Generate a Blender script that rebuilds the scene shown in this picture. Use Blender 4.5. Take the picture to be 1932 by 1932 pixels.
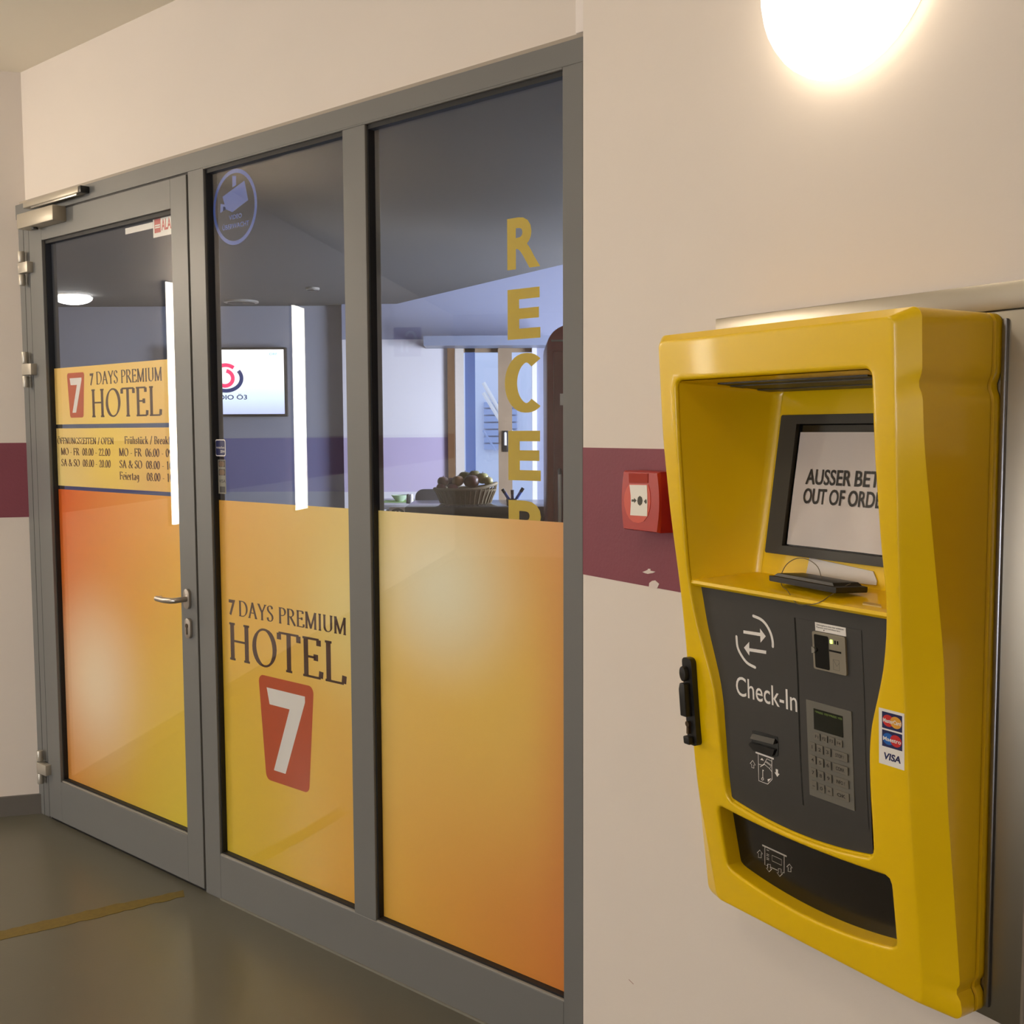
import bpy, bmesh, math, random
import numpy as np
from mathutils import Matrix, Vector
from mathutils.geometry import delaunay_2d_cdt

random.seed(7)
for o in list(bpy.data.objects):
    bpy.data.objects.remove(o, do_unlink=True)
SC = bpy.context.scene
COL = SC.collection

# ------------------------------------------------------------------ camera
IMG = 1932.0
FPX = 2084.0
CAM = Vector((0.0, 0.0, 1.5))
PITCH, ROLL = math.radians(4.2466), math.radians(-0.2819)
_f = Vector((0, math.cos(PITCH), -math.sin(PITCH)))
_r = Vector((1, 0, 0))
_u = _r.cross(_f)
CR = _r * math.cos(ROLL) + _u * math.sin(ROLL)
CU = -_r * math.sin(ROLL) + _u * math.cos(ROLL)
cd = bpy.data.cameras.new('camera')
cd.sensor_fit = 'HORIZONTAL'
cd.sensor_width = 36.0
cd.lens = 36.0 * FPX / IMG
cd.clip_start = 0.02
cd.clip_end = 200
cam = bpy.data.objects.new('camera', cd)
m3 = Matrix((CR, CU, -_f)).transposed()
cam.matrix_world = Matrix.Translation(CAM) @ m3.to_4x4()
COL.objects.link(cam)
SC.camera = cam

# ------------------------------------------------------------------ world, exposure
SC.view_settings.view_transform = 'Standard'
SC.view_settings.look = 'None'
SC.view_settings.exposure = 0.80
SC.view_settings.gamma = 1.0
SC.view_settings.use_curve_mapping = False
W = bpy.data.worlds.new('daylight')
SC.world = W
W.use_nodes = True
bg = W.node_tree.nodes['Background']
bg.inputs[0].default_value = (0.62, 0.74, 1.0, 1)
bg.inputs[1].default_value = 1.0

HALL_LAMP = 13.0          # emission of the opal domes in the hall
STRIP_LAMP = 14.0        # emission of the tall wall lights
WALL_LAMP = 2.6         # emission of the dome seen above the kiosk
HALL_FILL = 6.5        # brightness of the light panel added behind the viewer
SIDE_LAMP = 75.0         # emission of the dome on the left wall
SIDE_FILL = 105.0       # area light added in an unseen side opening to brighten the reception


def lin(c):
    return tuple(((v / 12.92) if v <= 0.04045 else ((v + 0.055) / 1.055) ** 2.4) for v in c)


def rgb(r, g, b):
    return lin((r / 255.0, g / 255.0, b / 255.0)) + (1.0,)


# ------------------------------------------------------------------ frames of reference
class Fr:
    def __init__(s, ang, x, y):
        s.ang = ang
        s.M = Matrix.Translation((x, y, 0)) @ Matrix.Rotation(ang, 4, 'Z')
        s.I = s.M.inverted()
        s.R = Matrix.Rotation(ang, 4, 'Z')


FA = Fr(-math.radians(90 - 48.8976), 0.1607, 2.4872)     # glazed wall: x right, y into the reception
FB = Fr(-math.radians(90 - 31.7689), 0.1607, 2.4872)     # kiosk wall: x right, y into the wall
FL = Fr(math.atan2(0.264, 0.965), -1.88, 4.267)          # left wall: x right, y into the wall
FW = Fr(0.0, 0.0, 0.0)


def ray(x, y):
    return _f + CR * ((x - 966) / FPX) - CU * ((y - 966) / FPX)


def px(fr, x, y, yy=0.0):
    """pixel -> (u, z) on the plane y = yy of a frame"""
    o = fr.I @ CAM
    d = fr.I.to_3x3() @ ray(x, y)
    t = (yy - o.y) / d.y
    p = o + d * t
    return p.x, p.z


def pz(x, y, z=0.0):
    d = ray(x, y)
    return CAM + d * ((z - CAM.z) / d.z)


def pY(x, y, Y):
    d = ray(x, y)
    return CAM + d * (Y / d.y)


# ------------------------------------------------------------------ materials
MATS = {}


def mat(name, col, rough=0.5, metal=0.0, noise=0.0, nscale=20.0, bump=0.0, bscale=80.0, emis=None, estr=0.0, spec=0.5, coat=0.0, col2=None):
    if name in MATS:
        return MATS[name]
    m = bpy.data.materials.new(name)
    m.use_nodes = True
    nt = m.node_tree
    p = nt.nodes['Principled BSDF']
    p.inputs['Base Color'].default_value = col
    p.inputs['Roughness'].default_value = rough
    p.inputs['Metallic'].default_value = metal
    p.inputs['Specular IOR Level'].default_value = spec
    if coat:
        p.inputs['Coat Weight'].default_value = coat
        p.inputs['Coat Roughness'].default_value = 0.06
    tc = nt.nodes.new('ShaderNodeTexCoord')
    n = nt.nodes.new('ShaderNodeTexNoise')
    n.inputs['Scale'].default_value = nscale
    n.inputs['Detail'].default_value = 4
    nt.links.new(tc.outputs['Object'], n.inputs['Vector'])
    mx = nt.nodes.new('ShaderNodeMix')
    mx.data_type = 'RGBA'
    mx.inputs[6].default_value = col
    c2 = col2 if col2 else tuple(v * (1 - noise) for v in col[:3]) + (1,)
    mx.inputs[7].default_value = c2
    nt.links.new(n.outputs['Fac'], mx.inputs[0])
    nt.links.new(mx.outputs[2], p.inputs['Base Color'])
    if bump:
        n2 = nt.nodes.new('ShaderNodeTexNoise')
        n2.inputs['Scale'].default_value = bscale
        n2.inputs['Detail'].default_value = 3
        nt.links.new(tc.outputs['Object'], n2.inputs['Vector'])
        b = nt.nodes.new('ShaderNodeBump')
        b.inputs['Strength'].default_value = bump
        b.inputs['Distance'].default_value = 0.002
        nt.links.new(n2.outputs['Fac'], b.inputs['Height'])
        nt.links.new(b.outputs[0], p.inputs['Normal'])
    if emis:
        p.inputs['Emission Color'].default_value = emis
        p.inputs['Emission Strength'].default_value = estr
    MATS[name] = m
    return m


def mat_glass(name, r0=0.045, tint=(0.975, 0.982, 0.985, 1)):
    m = bpy.data.materials.new(name)
    m.use_nodes = True
    nt = m.node_tree
    nt.nodes.clear()
    out = nt.nodes.new('ShaderNodeOutputMaterial')
    tr = nt.nodes.new('ShaderNodeBsdfTransparent')
    tr.inputs[0].default_value = tint
    gl = nt.nodes.new('ShaderNodeBsdfGlossy')
    gl.inputs['Roughness'].default_value = 0.0
    geo = nt.nodes.new('ShaderNodeNewGeometry')
    dot = nt.nodes.new('ShaderNodeVectorMath')
    dot.operation = 'DOT_PRODUCT'
    nt.links.new(geo.outputs['Incoming'], dot.inputs[0])
    nt.links.new(geo.outputs['Normal'], dot.inputs[1])

    def mth(op, a, b=None):
        k = nt.nodes.new('ShaderNodeMath')
        k.operation = op
        for i, v in enumerate((a, b)):
            if v is None:
                continue
            if isinstance(v, (int, float)):
                k.inputs[i].default_value = v
            else:
                nt.links.new(v, k.inputs[i])
        return k.outputs[0]
    c = mth('ABSOLUTE', dot.outputs['Value'])
    s = mth('POWER', mth('SUBTRACT', 1.0, c), 5.0)
    F = mth('ADD', mth('MULTIPLY', s, 1 - r0), r0)
    mx = nt.nodes.new('ShaderNodeMixShader')
    nt.links.new(F, mx.inputs[0])
    nt.links.new(tr.outputs[0], mx.inputs[1])
    nt.links.new(gl.outputs[0], mx.inputs[2])
    nt.links.new(mx.outputs[0], out.inputs[0])
    return m


def mat_film(name, u0, u1, z0, z1, TL, TR, BL, BR, blobs=(), curve=1.0):
    """printed film: four corner colours blended over the sheet plus soft round spots of the print"""
    m = bpy.data.materials.new(name)
    m.use_nodes = True
    nt = m.node_tree
    p = nt.nodes['Principled BSDF']
    p.inputs['Roughness'].default_value = 0.45
    tc = nt.nodes.new('ShaderNodeTexCoord')
    sp = nt.nodes.new('ShaderNodeSeparateXYZ')
    nt.links.new(tc.outputs['Object'], sp.inputs[0])

    def rng(o, a, b, c=0.0, d=1.0, smooth=False):
        k = nt.nodes.new('ShaderNodeMapRange')
        if smooth:
            k.interpolation_type = 'SMOOTHSTEP'
        for i, v in enumerate((a, b, c, d)):
            k.inputs[i + 1].default_value = v
        nt.links.new(o, k.inputs[0])
        return k.outputs[0]

    def mix(f, a, b):
        k = nt.nodes.new('ShaderNodeMix')
        k.data_type = 'RGBA'
        nt.links.new(f, k.inputs[0])
        for i, v in ((6, a), (7, b)):
            if isinstance(v, tuple):
                k.inputs[i].default_value = v
            else:
                nt.links.new(v, k.inputs[i])
        return k.outputs[2]
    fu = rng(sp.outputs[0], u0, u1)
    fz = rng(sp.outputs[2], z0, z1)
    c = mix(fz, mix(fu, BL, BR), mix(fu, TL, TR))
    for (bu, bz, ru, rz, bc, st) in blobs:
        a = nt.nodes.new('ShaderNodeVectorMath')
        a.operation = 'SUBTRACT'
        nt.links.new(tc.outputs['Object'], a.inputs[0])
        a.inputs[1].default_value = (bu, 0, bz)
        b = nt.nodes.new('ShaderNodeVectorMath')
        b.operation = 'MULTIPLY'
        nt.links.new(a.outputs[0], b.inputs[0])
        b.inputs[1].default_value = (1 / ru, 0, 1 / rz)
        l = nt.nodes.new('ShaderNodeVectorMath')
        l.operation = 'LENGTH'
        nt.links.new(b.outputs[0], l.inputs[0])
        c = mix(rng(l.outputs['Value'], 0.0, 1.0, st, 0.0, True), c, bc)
    nt.links.new(c, p.inputs['Base Color'])
    return m


def mat_emit(name, col, strength):
    return mat(name, (0.8, 0.8, 0.8, 1), 0.4, emis=col, estr=strength)


# ------------------------------------------------------------------ mesh building
ROOTM = {}


class MB:
    """collects geometry in the coordinates of a frame"""
    def __init__(s, fr=FW):
        s.fr = fr
        s.v = []
        s.f = []

    def add(s, vs, fs):
        k = len(s.v)
        s.v += [tuple(map(float, v)) for v in vs]
        s.f += [tuple(i + k for i in f) for f in fs]
        return s

    def box(s, x0, x1, y0, y1, z0, z1):
        vs = [(x, y, z) for z in (z0, z1) for y in (y0, y1) for x in (x0, x1)]
        return s.add(vs, [(0, 2, 3, 1), (4, 5, 7, 6), (0, 1, 5, 4), (2, 6, 7, 3), (0, 4, 6, 2), (1, 3, 7, 5)])

    def prism(s, poly, fn0, fn1):
        """poly: 2D points; fn0/fn1 map them to the front and back surfaces"""
        n = len(poly)
        vs = [fn0(*p) for p in poly] + [fn1(*p) for p in poly]
        fs = [tuple(range(n)), tuple(range(2 * n - 1, n - 1, -1))]
        fs += [(i, n + i, n + (i + 1) % n, (i + 1) % n) for i in range(n)]
        return s.add(vs, fs)

    def loft(s, rings, closed=True, cap0=False, cap1=False):
        n = len(rings[0])
        k = len(s.v)
        fs = []
        for a in range(len(rings) - 1):
            for i in range(n if closed else n - 1):
                j = (i + 1) % n
                fs.append((a * n + i, a * n + j, (a + 1) * n + j, (a + 1) * n + i))
        if cap0:
            fs.append(tuple(range(n - 1, -1, -1)))
        if cap1:
            fs.append(tuple((len(rings) - 1) * n + i for i in range(n)))
        return s.add([p for r in rings for p in r], fs)

    def tube(s, path, r, n=10, closed=False, cap=True):
        P = [Vector(p) for p in path]
        rr = r if isinstance(r, (list, tuple)) else [r] * len(P)
        rings = []
        prev = None
        for i, p in enumerate(P):
            a = P[(i - 1) % len(P)] if (closed or i > 0) else p
            b = P[(i + 1) % len(P)] if (closed or i < len(P) - 1) else p
            t = (b - a).normalized()
            if prev is None:
                ref = Vector((0, 0, 1)) if abs(t.z) < 0.9 else Vector((1, 0, 0))
                nx = t.cross(ref).normalized()
            else:
                nx = (prev - t * prev.dot(t)).normalized()
            prev = nx
            ny = t.cross(nx)
            rings.append([tuple(p + (nx * math.cos(q) + ny * math.sin(q)) * rr[i]) for q in [2 * math.pi * k / n for k in range(n)]])
        if closed:
            rings.append(rings[0])
            return s.loft(rings)
        return s.loft(rings, cap0=cap, cap1=cap)

    def lathe(s, prof, c, axis='Z', n=24, sx=1.0, sy=1.0):
        rings = []
        for (r, h) in prof:
            ring = []
            for k in range(n):
                a = 2 * math.pi * k / n
                q = (r * math.cos(a) * sx, r * math.sin(a) * sy, h)
                if axis == 'Y':
                    q = (q[0], -q[2], q[1])
                if axis == 'X':
                    q = (q[2], q[0], q[1])
                ring.append((c[0] + q[0], c[1] + q[1], c[2] + q[2]))
            rings.append(ring)
        return s.loft(rings, cap0=True, cap1=True)

    def sheet(s, mesh2d, fn):
        vs, fs = mesh2d
        return s.add([fn(*v) for v in vs], fs)

    def build(s, name, material, parent=None, smooth=35, bevel=0.0, seg=2, label=None, weld=True, origin=None):
        wm = s.fr.M
        if parent is not None:
            RM = ROOTM[parent.name]
        else:
            V = [Vector(v) for v in s.v]
            if origin is None:
                lo = [min(v[i] for v in V) for i in range(3)]
                hi = [max(v[i] for v in V) for i in range(3)]
                origin = ((lo[0] + hi[0]) / 2, (lo[1] + hi[1]) / 2, lo[2])
            RM = Matrix.Translation(wm @ Vector(origin)) @ s.fr.R
        T = RM.inverted() @ wm
        me = bpy.data.meshes.new(name)
        me.from_pydata([tuple(T @ Vector(v)) for v in s.v], [], s.f)
        bm = bmesh.new()
        bm.from_mesh(me)
        if weld:
            bmesh.ops.remove_doubles(bm, verts=bm.verts, dist=1e-5)
        bmesh.ops.recalc_face_normals(bm, faces=bm.faces)
        if bevel:
            es = [e for e in bm.edges if len(e.link_faces) == 2 and e.calc_face_angle(0) > 0.6]
            bmesh.ops.bevel(bm, geom=es, offset=bevel, segments=seg, affect='EDGES', profile=0.5, clamp_overlap=True)
        for f in bm.faces:
            f.smooth = smooth > 0
        for e in bm.edges:
            if len(e.link_faces) == 2 and e.calc_face_angle(0) > math.radians(smooth):
                e.smooth = False
        bm.to_mesh(me)
        bm.free()
        me.materials.append(material)
        o = bpy.data.objects.new(name, me)
        COL.objects.link(o)
        if parent is not None:
            o.parent = parent
            if label:
                o['label'] = label
        else:
            o.matrix_world = RM
        ROOTM[o.name] = RM
        return o


def root(name, fr, u, y, z):
    o = bpy.data.objects.new(name, None)
    o.empty_display_size = 0.1
    RM = fr.M @ Matrix.Translation((u, y, z))
    o.matrix_world = RM
    COL.objects.link(o)
    ROOTM[o.name] = RM
    return o


def tag(o, label, cat, group=None, kind=None):
    o['label'] = label
    o['category'] = cat
    if group:
        o['group'] = group
    if kind:
        o['kind'] = kind
    return o


# ------------------------------------------------------------------ lettering
def text2d(body, bold=0.0):
    cu = bpy.data.curves.new('t', 'FONT')
    cu.body = body
    cu.offset = bold
    cu.resolution_u = 4
    ob = bpy.data.objects.new('t', cu)
    COL.objects.link(ob)
    dg = bpy.context.evaluated_depsgraph_get()
    dg.update()
    me = bpy.data.meshes.new_from_object(ob.evaluated_get(dg))
    vs = [(v.co.x, v.co.y) for v in me.vertices]
    fs = [tuple(p.vertices) for p in me.polygons]
    bpy.data.objects.remove(ob)
    bpy.data.curves.remove(cu)
    bpy.data.meshes.remove(me)
    return vs, fs


_cap = {}


def capheight(bold):
    if bold not in _cap:
        v, f = text2d('H', bold)
        _cap[bold] = (min(p[1] for p in v), max(p[1] for p in v))
    return _cap[bold]


def fit(m2, x0, x1, base, cap, ylo, yhi):
    vs, fs = m2
    a = min(v[0] for v in vs)
    b = max(v[0] for v in vs)
    return [(x0 + (v[0] - a) / (b - a) * (x1 - x0), base + (v[1] - ylo) / (yhi - ylo) * cap) for v in vs], fs


def sans(body, x0, x1, base, cap, bold=0.0):
    lo, hi = capheight(bold)
    return fit(text2d(body, bold), x0, x1, base, cap, lo, hi)


def ell(cx, cy, rx, ry, a0, a1, n=14):
    return [(cx + rx * math.cos(math.radians(a0 + (a1 - a0) * i / n)), cy + ry * math.sin(math.radians(a0 + (a1 - a0) * i / n))) for i in range(n + 1)]


def ribbon(pts, wf_, closed=False):
    """flat stroke along pts; wf_(dx,dy) gives its width for a direction"""
    n = len(pts)
    L = []
    Rr = []
    for i in range(n):
        a = pts[i - 1] if (i > 0 or closed) else pts[i]
        b = pts[(i + 1) % n] if (i < n - 1 or closed) else pts[i]
        dx, dy = b[0] - a[0], b[1] - a[1]
        l = math.hypot(dx, dy) or 1e-9
        w = wf_(dx / l, dy / l) / 2
        L.append((pts[i][0] - dy / l * w, pts[i][1] + dx / l * w))
        Rr.append((pts[i][0] + dy / l * w, pts[i][1] - dx / l * w))
    vs = L + Rr
    fs = [(i, i + n, (i + 1) % n + n, (i + 1) % n) for i in range(n if closed else n - 1)]
    return vs, fs


def join2d(parts):
    V, Fs = [], []
    for v, f in parts:
        k = len(V)
        V += v
        Fs += [tuple(i + k for i in q) for q in f]
    return V, Fs


def poly2d(pts):
    return list(pts), [tuple(range(len(pts)))]


def disc2d(cx, cy, rx, ry, n=28):
    return poly2d([(cx + rx * math.cos(2 * math.pi * i / n), cy + ry * math.sin(2 * math.pi * i / n)) for i in range(n)])


def rrect(x0, x1, y0, y1, r, n=5):
    P = []
    for cx, cy, a in ((x1 - r, y1 - r, 0), (x0 + r, y1 - r, 90), (x0 + r, y0 + r, 180), (x1 - r, y0 + r, 270)):
        P += ell(cx, cy, r, r, a, a + 90, n)
    return P


def sg(x0, y0, x1, y1):
    return [(x0, y0), (x1, y1)]


def _serif_glyphs():
    G = {}
    s = 0.10

    def sf(x, y, l=s, r=s):
        return sg(x - l, y, x + r, y)
    t, b = 0.975, 0.025

    def stem(x, y0=0, y1=1):
        return sg(x, y0, x, y1)
    G['H'] = (0.82, [stem(.16), stem(.66), sg(.16, .52, .66, .52), sf(.16, b), sf(.16, t), sf(.66, b), sf(.66, t)])
    G['I'] = (0.34, [stem(.17), sf(.17, b), sf(.17, t)])
    G['O'] = (0.84, [ell(.42, .5, .34, .48, 90, 450, 28)])
    G['Ö'] = (0.84, [ell(.42, .5, .34, .48, 90, 450, 28), sg(.28, 1.1, .28, 1.22), sg(.56, 1.1, .56, 1.22)])
    G['T'] = (0.72, [stem(.36), sg(.04, t, .68, t), sf(.36, b), sg(.05, .97, .05, .80), sg(.67, .97, .67, .80)])
    G['E'] = (0.66, [stem(.16), sg(.06, t, .56, t), sg(.06, b, .6, b), sg(.16, .52, .46, .52), sg(.55, .97, .55, .82), sg(.6, .03, .62, .2), sg(.46, .44, .46, .6)])
    G['F'] = (0.62, [stem(.16), sg(.06, t, .56, t), sf(.16, b), sg(.16, .52, .46, .52), sg(.55, .97, .55, .82), sg(.46, .44, .46, .6)])
    G['L'] = (0.64, [stem(.16), sg(.06, b, .6, b), sf(.16, t), sg(.6, .03, .62, .22)])
    G['D'] = (0.82, [stem(.16), sg(.06, t, .34, t), sg(.06, b, .34, b), ell(.34, .5, .4, .475, 90, -90, 20)])
    G['P'] = (0.64, [stem(.16), sg(.06, t, .32, t), sf(.16, b), ell(.32, .74, .25, .235, 90, -90, 14), sg(.16, .505, .32, .505)])
    G['B'] = (0.68, [stem(.16), sg(.06, t, .32, t), sg(.06, b, .34, b), ell(.32, .755, .22, .22, 90, -90, 12), ell(.34, .28, .26, .255, 90, -90, 12), sg(.16, .535, .34, .535)])
    G['R'] = (0.74, [stem(.16), sg(.06, t, .32, t), sf(.16, b), ell(.32, .745, .24, .23, 90, -90, 14), sg(.16, .515, .32, .515), sg(.34, .51, .68, .02), sf(.68, b, .08, .06)])
    G['A'] = (0.80, [sg(.12, .02, .4, 1), sg(.38, 1, .69, .02), sg(.2, .34, .58, .34), sf(.12, b), sf(.69, b)])
    G['V'] = (0.78, [sg(.1, .98, .4, 0), sg(.38, 0, .68, .98), sf(.1, t), sf(.68, t)])
    G['Y'] = (0.76, [sg(.1, .98, .39, .46), sg(.38, .46, .66, .98), stem(.385, 0, .47), sf(.1, t), sf(.66, t), sf(.385, b)])
    G['S'] = (0.56, [[(.46, .80), (.43, .90), (.36, .965), (.27, .975), (.16, .94), (.1, .85), (.1, .74), (.15, .64), (.26, .55), (.38, .46), (.46, .36), (.48, .24), (.44, .12), (.34, .035), (.24, .025), (.14, .06), (.09, .13), (.07, .24)]])
    G['M'] = (0.98, [stem(.15), sg(.15, 1, .49, .03), sg(.47, .03, .82, 1), stem(.82), sf(.15, b), sf(.82, b), sg(.05, t, .17, t), sg(.8, t, .92, t)])
    G['N'] = (0.82, [stem(.16), sg(.14, .99, .66, .02), stem(.66), sf(.16, b), sf(.66, t), sg(.05, t, .17, t)])
    G['U'] = (0.80, [[(.16, 1), (.16, .3)] + ell(.41, .3, .25, .275, 180, 360, 14) + [(.66, 1)], sf(.16, t), sf(.66, t)])
    G['G'] = (0.80, [ell(.44, .5, .35, .475, 48, 330, 24), stem(.68, .04, .42), sf(.66, .42)])
    G['Z'] = (0.66, [sg(.08, t, .56, t), sg(.56, .97, .08, .03), sg(.08, b, .6, b), sg(.09, .97, .08, .82), sg(.6, .03, .61, .18)])
    G['W'] = (1.1, [sg(.1, .98, .32, .02), sg(.3, .02, .52, .98), sg(.52, .98, .74, .02), sg(.72, .02, .96, .98)])
    # lower case, x-height .66
    G['r'] = (0.42, [stem(.13, 0, .64), sf(.13, b), sg(.05, .64, .13, .64), [(.13, .45), (.2, .6), (.3, .65), (.38, .6)]])
    G['u'] = (0.60, [[(.13, .64), (.13, .2)] + ell(.29, .2, .16, .175, 180, 300, 8) + [(.46, .16)], stem(.46, 0, .64), sf(.1, .63, .06, .03), sf(.5, b, .02, .06)])
    G['ü'] = (0.60, G['u'][1] + [sg(.18, .8, .18, .92), sg(.42, .8, .42, .92)])
    G['h'] = (0.62, [stem(.13), sf(.13, b), sg(.04, t, .13, t), [(.13, .42), (.22, .6), (.34, .64), (.44, .58), (.47, .44), (.47, 0)], sf(.47, b)])
    G['s'] = (0.44, [[(.35, .52), (.3, .62), (.2, .645), (.1, .58), (.09, .48), (.18, .38), (.3, .3), (.36, .2), (.33, .07), (.22, .02), (.12, .05), (.07, .16)]])
    G['t'] = (0.38, [[(.16, .86), (.16, .16), (.2, .04), (.28, .03), (.36, .1)], sg(.04, .63, .34, .63)])
    G['c'] = (0.50, [ell(.28, .33, .2, .31, 50, 310, 16)])
    G['k'] = (0.60, [stem(.13), sf(.13, b), sg(.04, t, .13, t), sg(.13, .28, .44, .63), sg(.24, .4, .52, .02), sf(.44, .63, .06, .06), sf(.52, b, .06, .06)])
    G['e'] = (0.52, [ell(.27, .33, .2, .31, 0, 310, 18), sg(.08, .36, .46, .36)])
    G['a'] = (0.52, [[(.1, .52), (.16, .62), (.26, .645), (.34, .58), (.36, .46), (.36, .12), (.4, .04), (.48, .06)], ell(.24, .19, .15, .17, 20, 340, 12)])
    G['f'] = (0.36, [[(.34, .9), (.28, .98), (.2, .96), (.16, .86), (.16, 0)], sg(.04, .63, .32, .63), sf(.16, b)])
    G['i'] = (0.28, [stem(.14, 0, .64), sf(.14, b, .07, .07), sg(.06, .63, .14, .63), sg(.14, .82, .14, .94)])
    G['g'] = (0.52, [ell(.25, .42, .16, .22, 0, 360, 14), [(.4, .64), (.4, -.05), (.34, -.2), (.22, -.24), (.1, -.18)]])
    # figures
    G['0'] = (0.56, [ell(.28, .5, .2, .48, 90, 450, 22)])
    G['1'] = (0.56, [stem(.3), sf(.3, b), sg(.16, .84, .3, .98)])
    G['2'] = (0.56, [[(.1, .74), (.14, .9), (.26, .975), (.4, .92), (.45, .76), (.4, .58), (.1, .04)], sg(.08, .03, .48, .03), sg(.48, .03, .5, .16)])
    G['3'] = (0.56, [[(.1, .82), (.2, .96), (.34, .95), (.42, .8), (.36, .6), (.24, .53)], [(.24, .53), (.4, .46), (.46, .28), (.38, .08), (.22, .02), (.09, .1)]])
    G['6'] = (0.56, [[(.44, .97), (.26, .84), (.13, .6), (.09, .34)], ell(.28, .3, .19, .28, 90, 450, 18)])
    G['8'] = (0.56, [ell(.28, .755, .16, .22, 90, 450, 16), ell(.28, .28, .2, .26, 90, 450, 18)])
    G['9'] = (0.56, [[(.12, .03), (.3, .16), (.43, .4), (.47, .66)], ell(.28, .7, .19, .28, 90, 450, 18)])
    G['7'] = (0.56, [sg(.08, .96, .48, .96), sg(.47, .97, .2, 0)])
    G['-'] = (0.40, [sg(.06, .36, .34, .36)])
    G['.'] = (0.26, [sg(.13, .0, .13, .12)])
    G['/'] = (0.44, [sg(.04, -.05, .40, 1.03)])
    G['&'] = (0.86, [[(.8, .56), (.66, .3), (.5, .1), (.34, .02), (.18, .05), (.09, .2), (.14, .38), (.34, .54), (.46, .7), (.44, .88), (.34, .97), (.24, .9), (.22, .76), (.36, .48), (.78, .02)]])
    G[' '] = (0.34, [])
    return G


SERIF = _serif_glyphs()


def serif(body, x0, x1, base, cap, weight=0.165):
    def w(dx, dy):
        return max(0.058, weight * abs(dy * math.cos(0.26) - dx * math.sin(0.26)) ** 1.3)
    parts = []
    x = 0.0
    for ch in body:
        wd, st = SERIF[ch]
        for s_ in st:
            v, f = ribbon(s_, w)
            parts.append(([(p[0] + x, p[1]) for p in v], f))
        x += wd + 0.02
    return fit(join2d(parts), x0, x1, base, cap, 0.0, 1.0)


def pen(pts, w, closed=False):
    return ribbon(pts, lambda a, b: w, closed)


# ------------------------------------------------------------------ shared materials
M_wall = mat('white_wall_paint', rgb(226, 215, 203), 0.75, noise=0.05, nscale=3, bump=0.08, bscale=160)
M_burg = mat('burgundy_band_paint', rgb(132, 60, 74), 0.6, noise=0.15, nscale=6, bump=0.3, bscale=120)
M_ceil = mat('ceiling_paint', rgb(232, 224, 208), 0.8, noise=0.04, nscale=2)
M_alu = mat('grey_aluminium_paint', rgb(116, 115, 112), 0.42, noise=0.06, nscale=5, spec=0.4)
M_gasket = mat('black_rubber', rgb(14, 12, 11), 0.6, noise=0.1)
M_bead = mat('glazing_bead_grey', rgb(160, 155, 145), 0.35, noise=0.05)
M_glass = mat_glass('clear_glass')
M_steel = mat('brushed_steel', rgb(168, 161, 148), 0.32, metal=1.0, noise=0.12, nscale=6)
M_chrome = mat('satin_steel', rgb(190, 186, 178), 0.3, metal=0.9, noise=0.05)
M_hinge = mat('hinge_silver', rgb(190, 183, 170), 0.4, metal=0.5, noise=0.05)
M_yellow = mat('yellow_kiosk_paint', rgb(240, 197, 0), 0.3, noise=0.03, nscale=8, coat=0.22, spec=0.4)
M_dark = mat('anthracite_panel', rgb(62, 59, 55), 0.5, noise=0.12, nscale=60)
M_black = mat('black_plastic', rgb(22, 21, 20), 0.4, noise=0.15, nscale=30)
M_blackg = mat('black_gloss', rgb(10, 9, 8), 0.12, noise=0.1)
M_white = mat('white_print', rgb(236, 230, 222), 0.5, noise=0.02)
M_paper = mat('white_paper', rgb(222, 214, 206), 0.5, noise=0.08, nscale=9, bump=0.2, bscale=30)
M_ink = mat('black_ink', rgb(24, 18, 12), 0.5, noise=0.05)
M_brown = mat('brown_lettering', rgb(76, 38, 12), 0.5, noise=0.05)
M_orange = mat('orange_red_print', rgb(196, 78, 24), 0.5, noise=0.04)
M_red = mat('red_plastic', rgb(176, 40, 28), 0.3, noise=0.06, nscale=12)
M_navy = mat('navy_print', rgb(26, 30, 82), 0.5, noise=0.05)
M_blue = mat('blue_print', rgb(24, 78, 172), 0.5, noise=0.05)
M_vinyl = mat('yellow_vinyl', rgb(206, 174, 20), 0.45, noise=0.05)

# =================================================================== THE HALL
ZC = 2.853
ZST, ZSB = 1.4600, 1.1730        # burgundy band
TH = 0.12


def wall_part(name, fr, u0, u1, y0, y1, z0, z1, m, parent=None, hole=None):
    b = MB(fr)
    b.box(u0, u1, y0, y1, z0, z1)
    return b.build(name, m, parent)


# floor and ceiling polygons of hall
HALL = [(-1.90, 4.34), (0.19, 2.53), (2.83, -1.76), (1.6, -3.2), (-9.0, -3.4), (-10.62, 1.99)]
b = MB()
b.prism(HALL, lambda x, y: (x, y, 0.0), lambda x, y: (x, y, -0.08))
floor = b.build('floor', mat('grey_poured_floor', rgb(104, 101, 88), 0.3, noise=0.22, nscale=1.3, bump=0.06, bscale=220), smooth=0)
tag(floor, 'grey-green poured resin floor of the hall', 'floor', kind='structure')
b = MB()
b.prism(HALL, lambda x, y: (x, y, ZC), lambda x, y: (x, y, ZC + 0.1))
tag(b.build('ceiling', M_ceil, smooth=0), 'plain off-white ceiling of the hall', 'ceiling', kind='structure')

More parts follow.
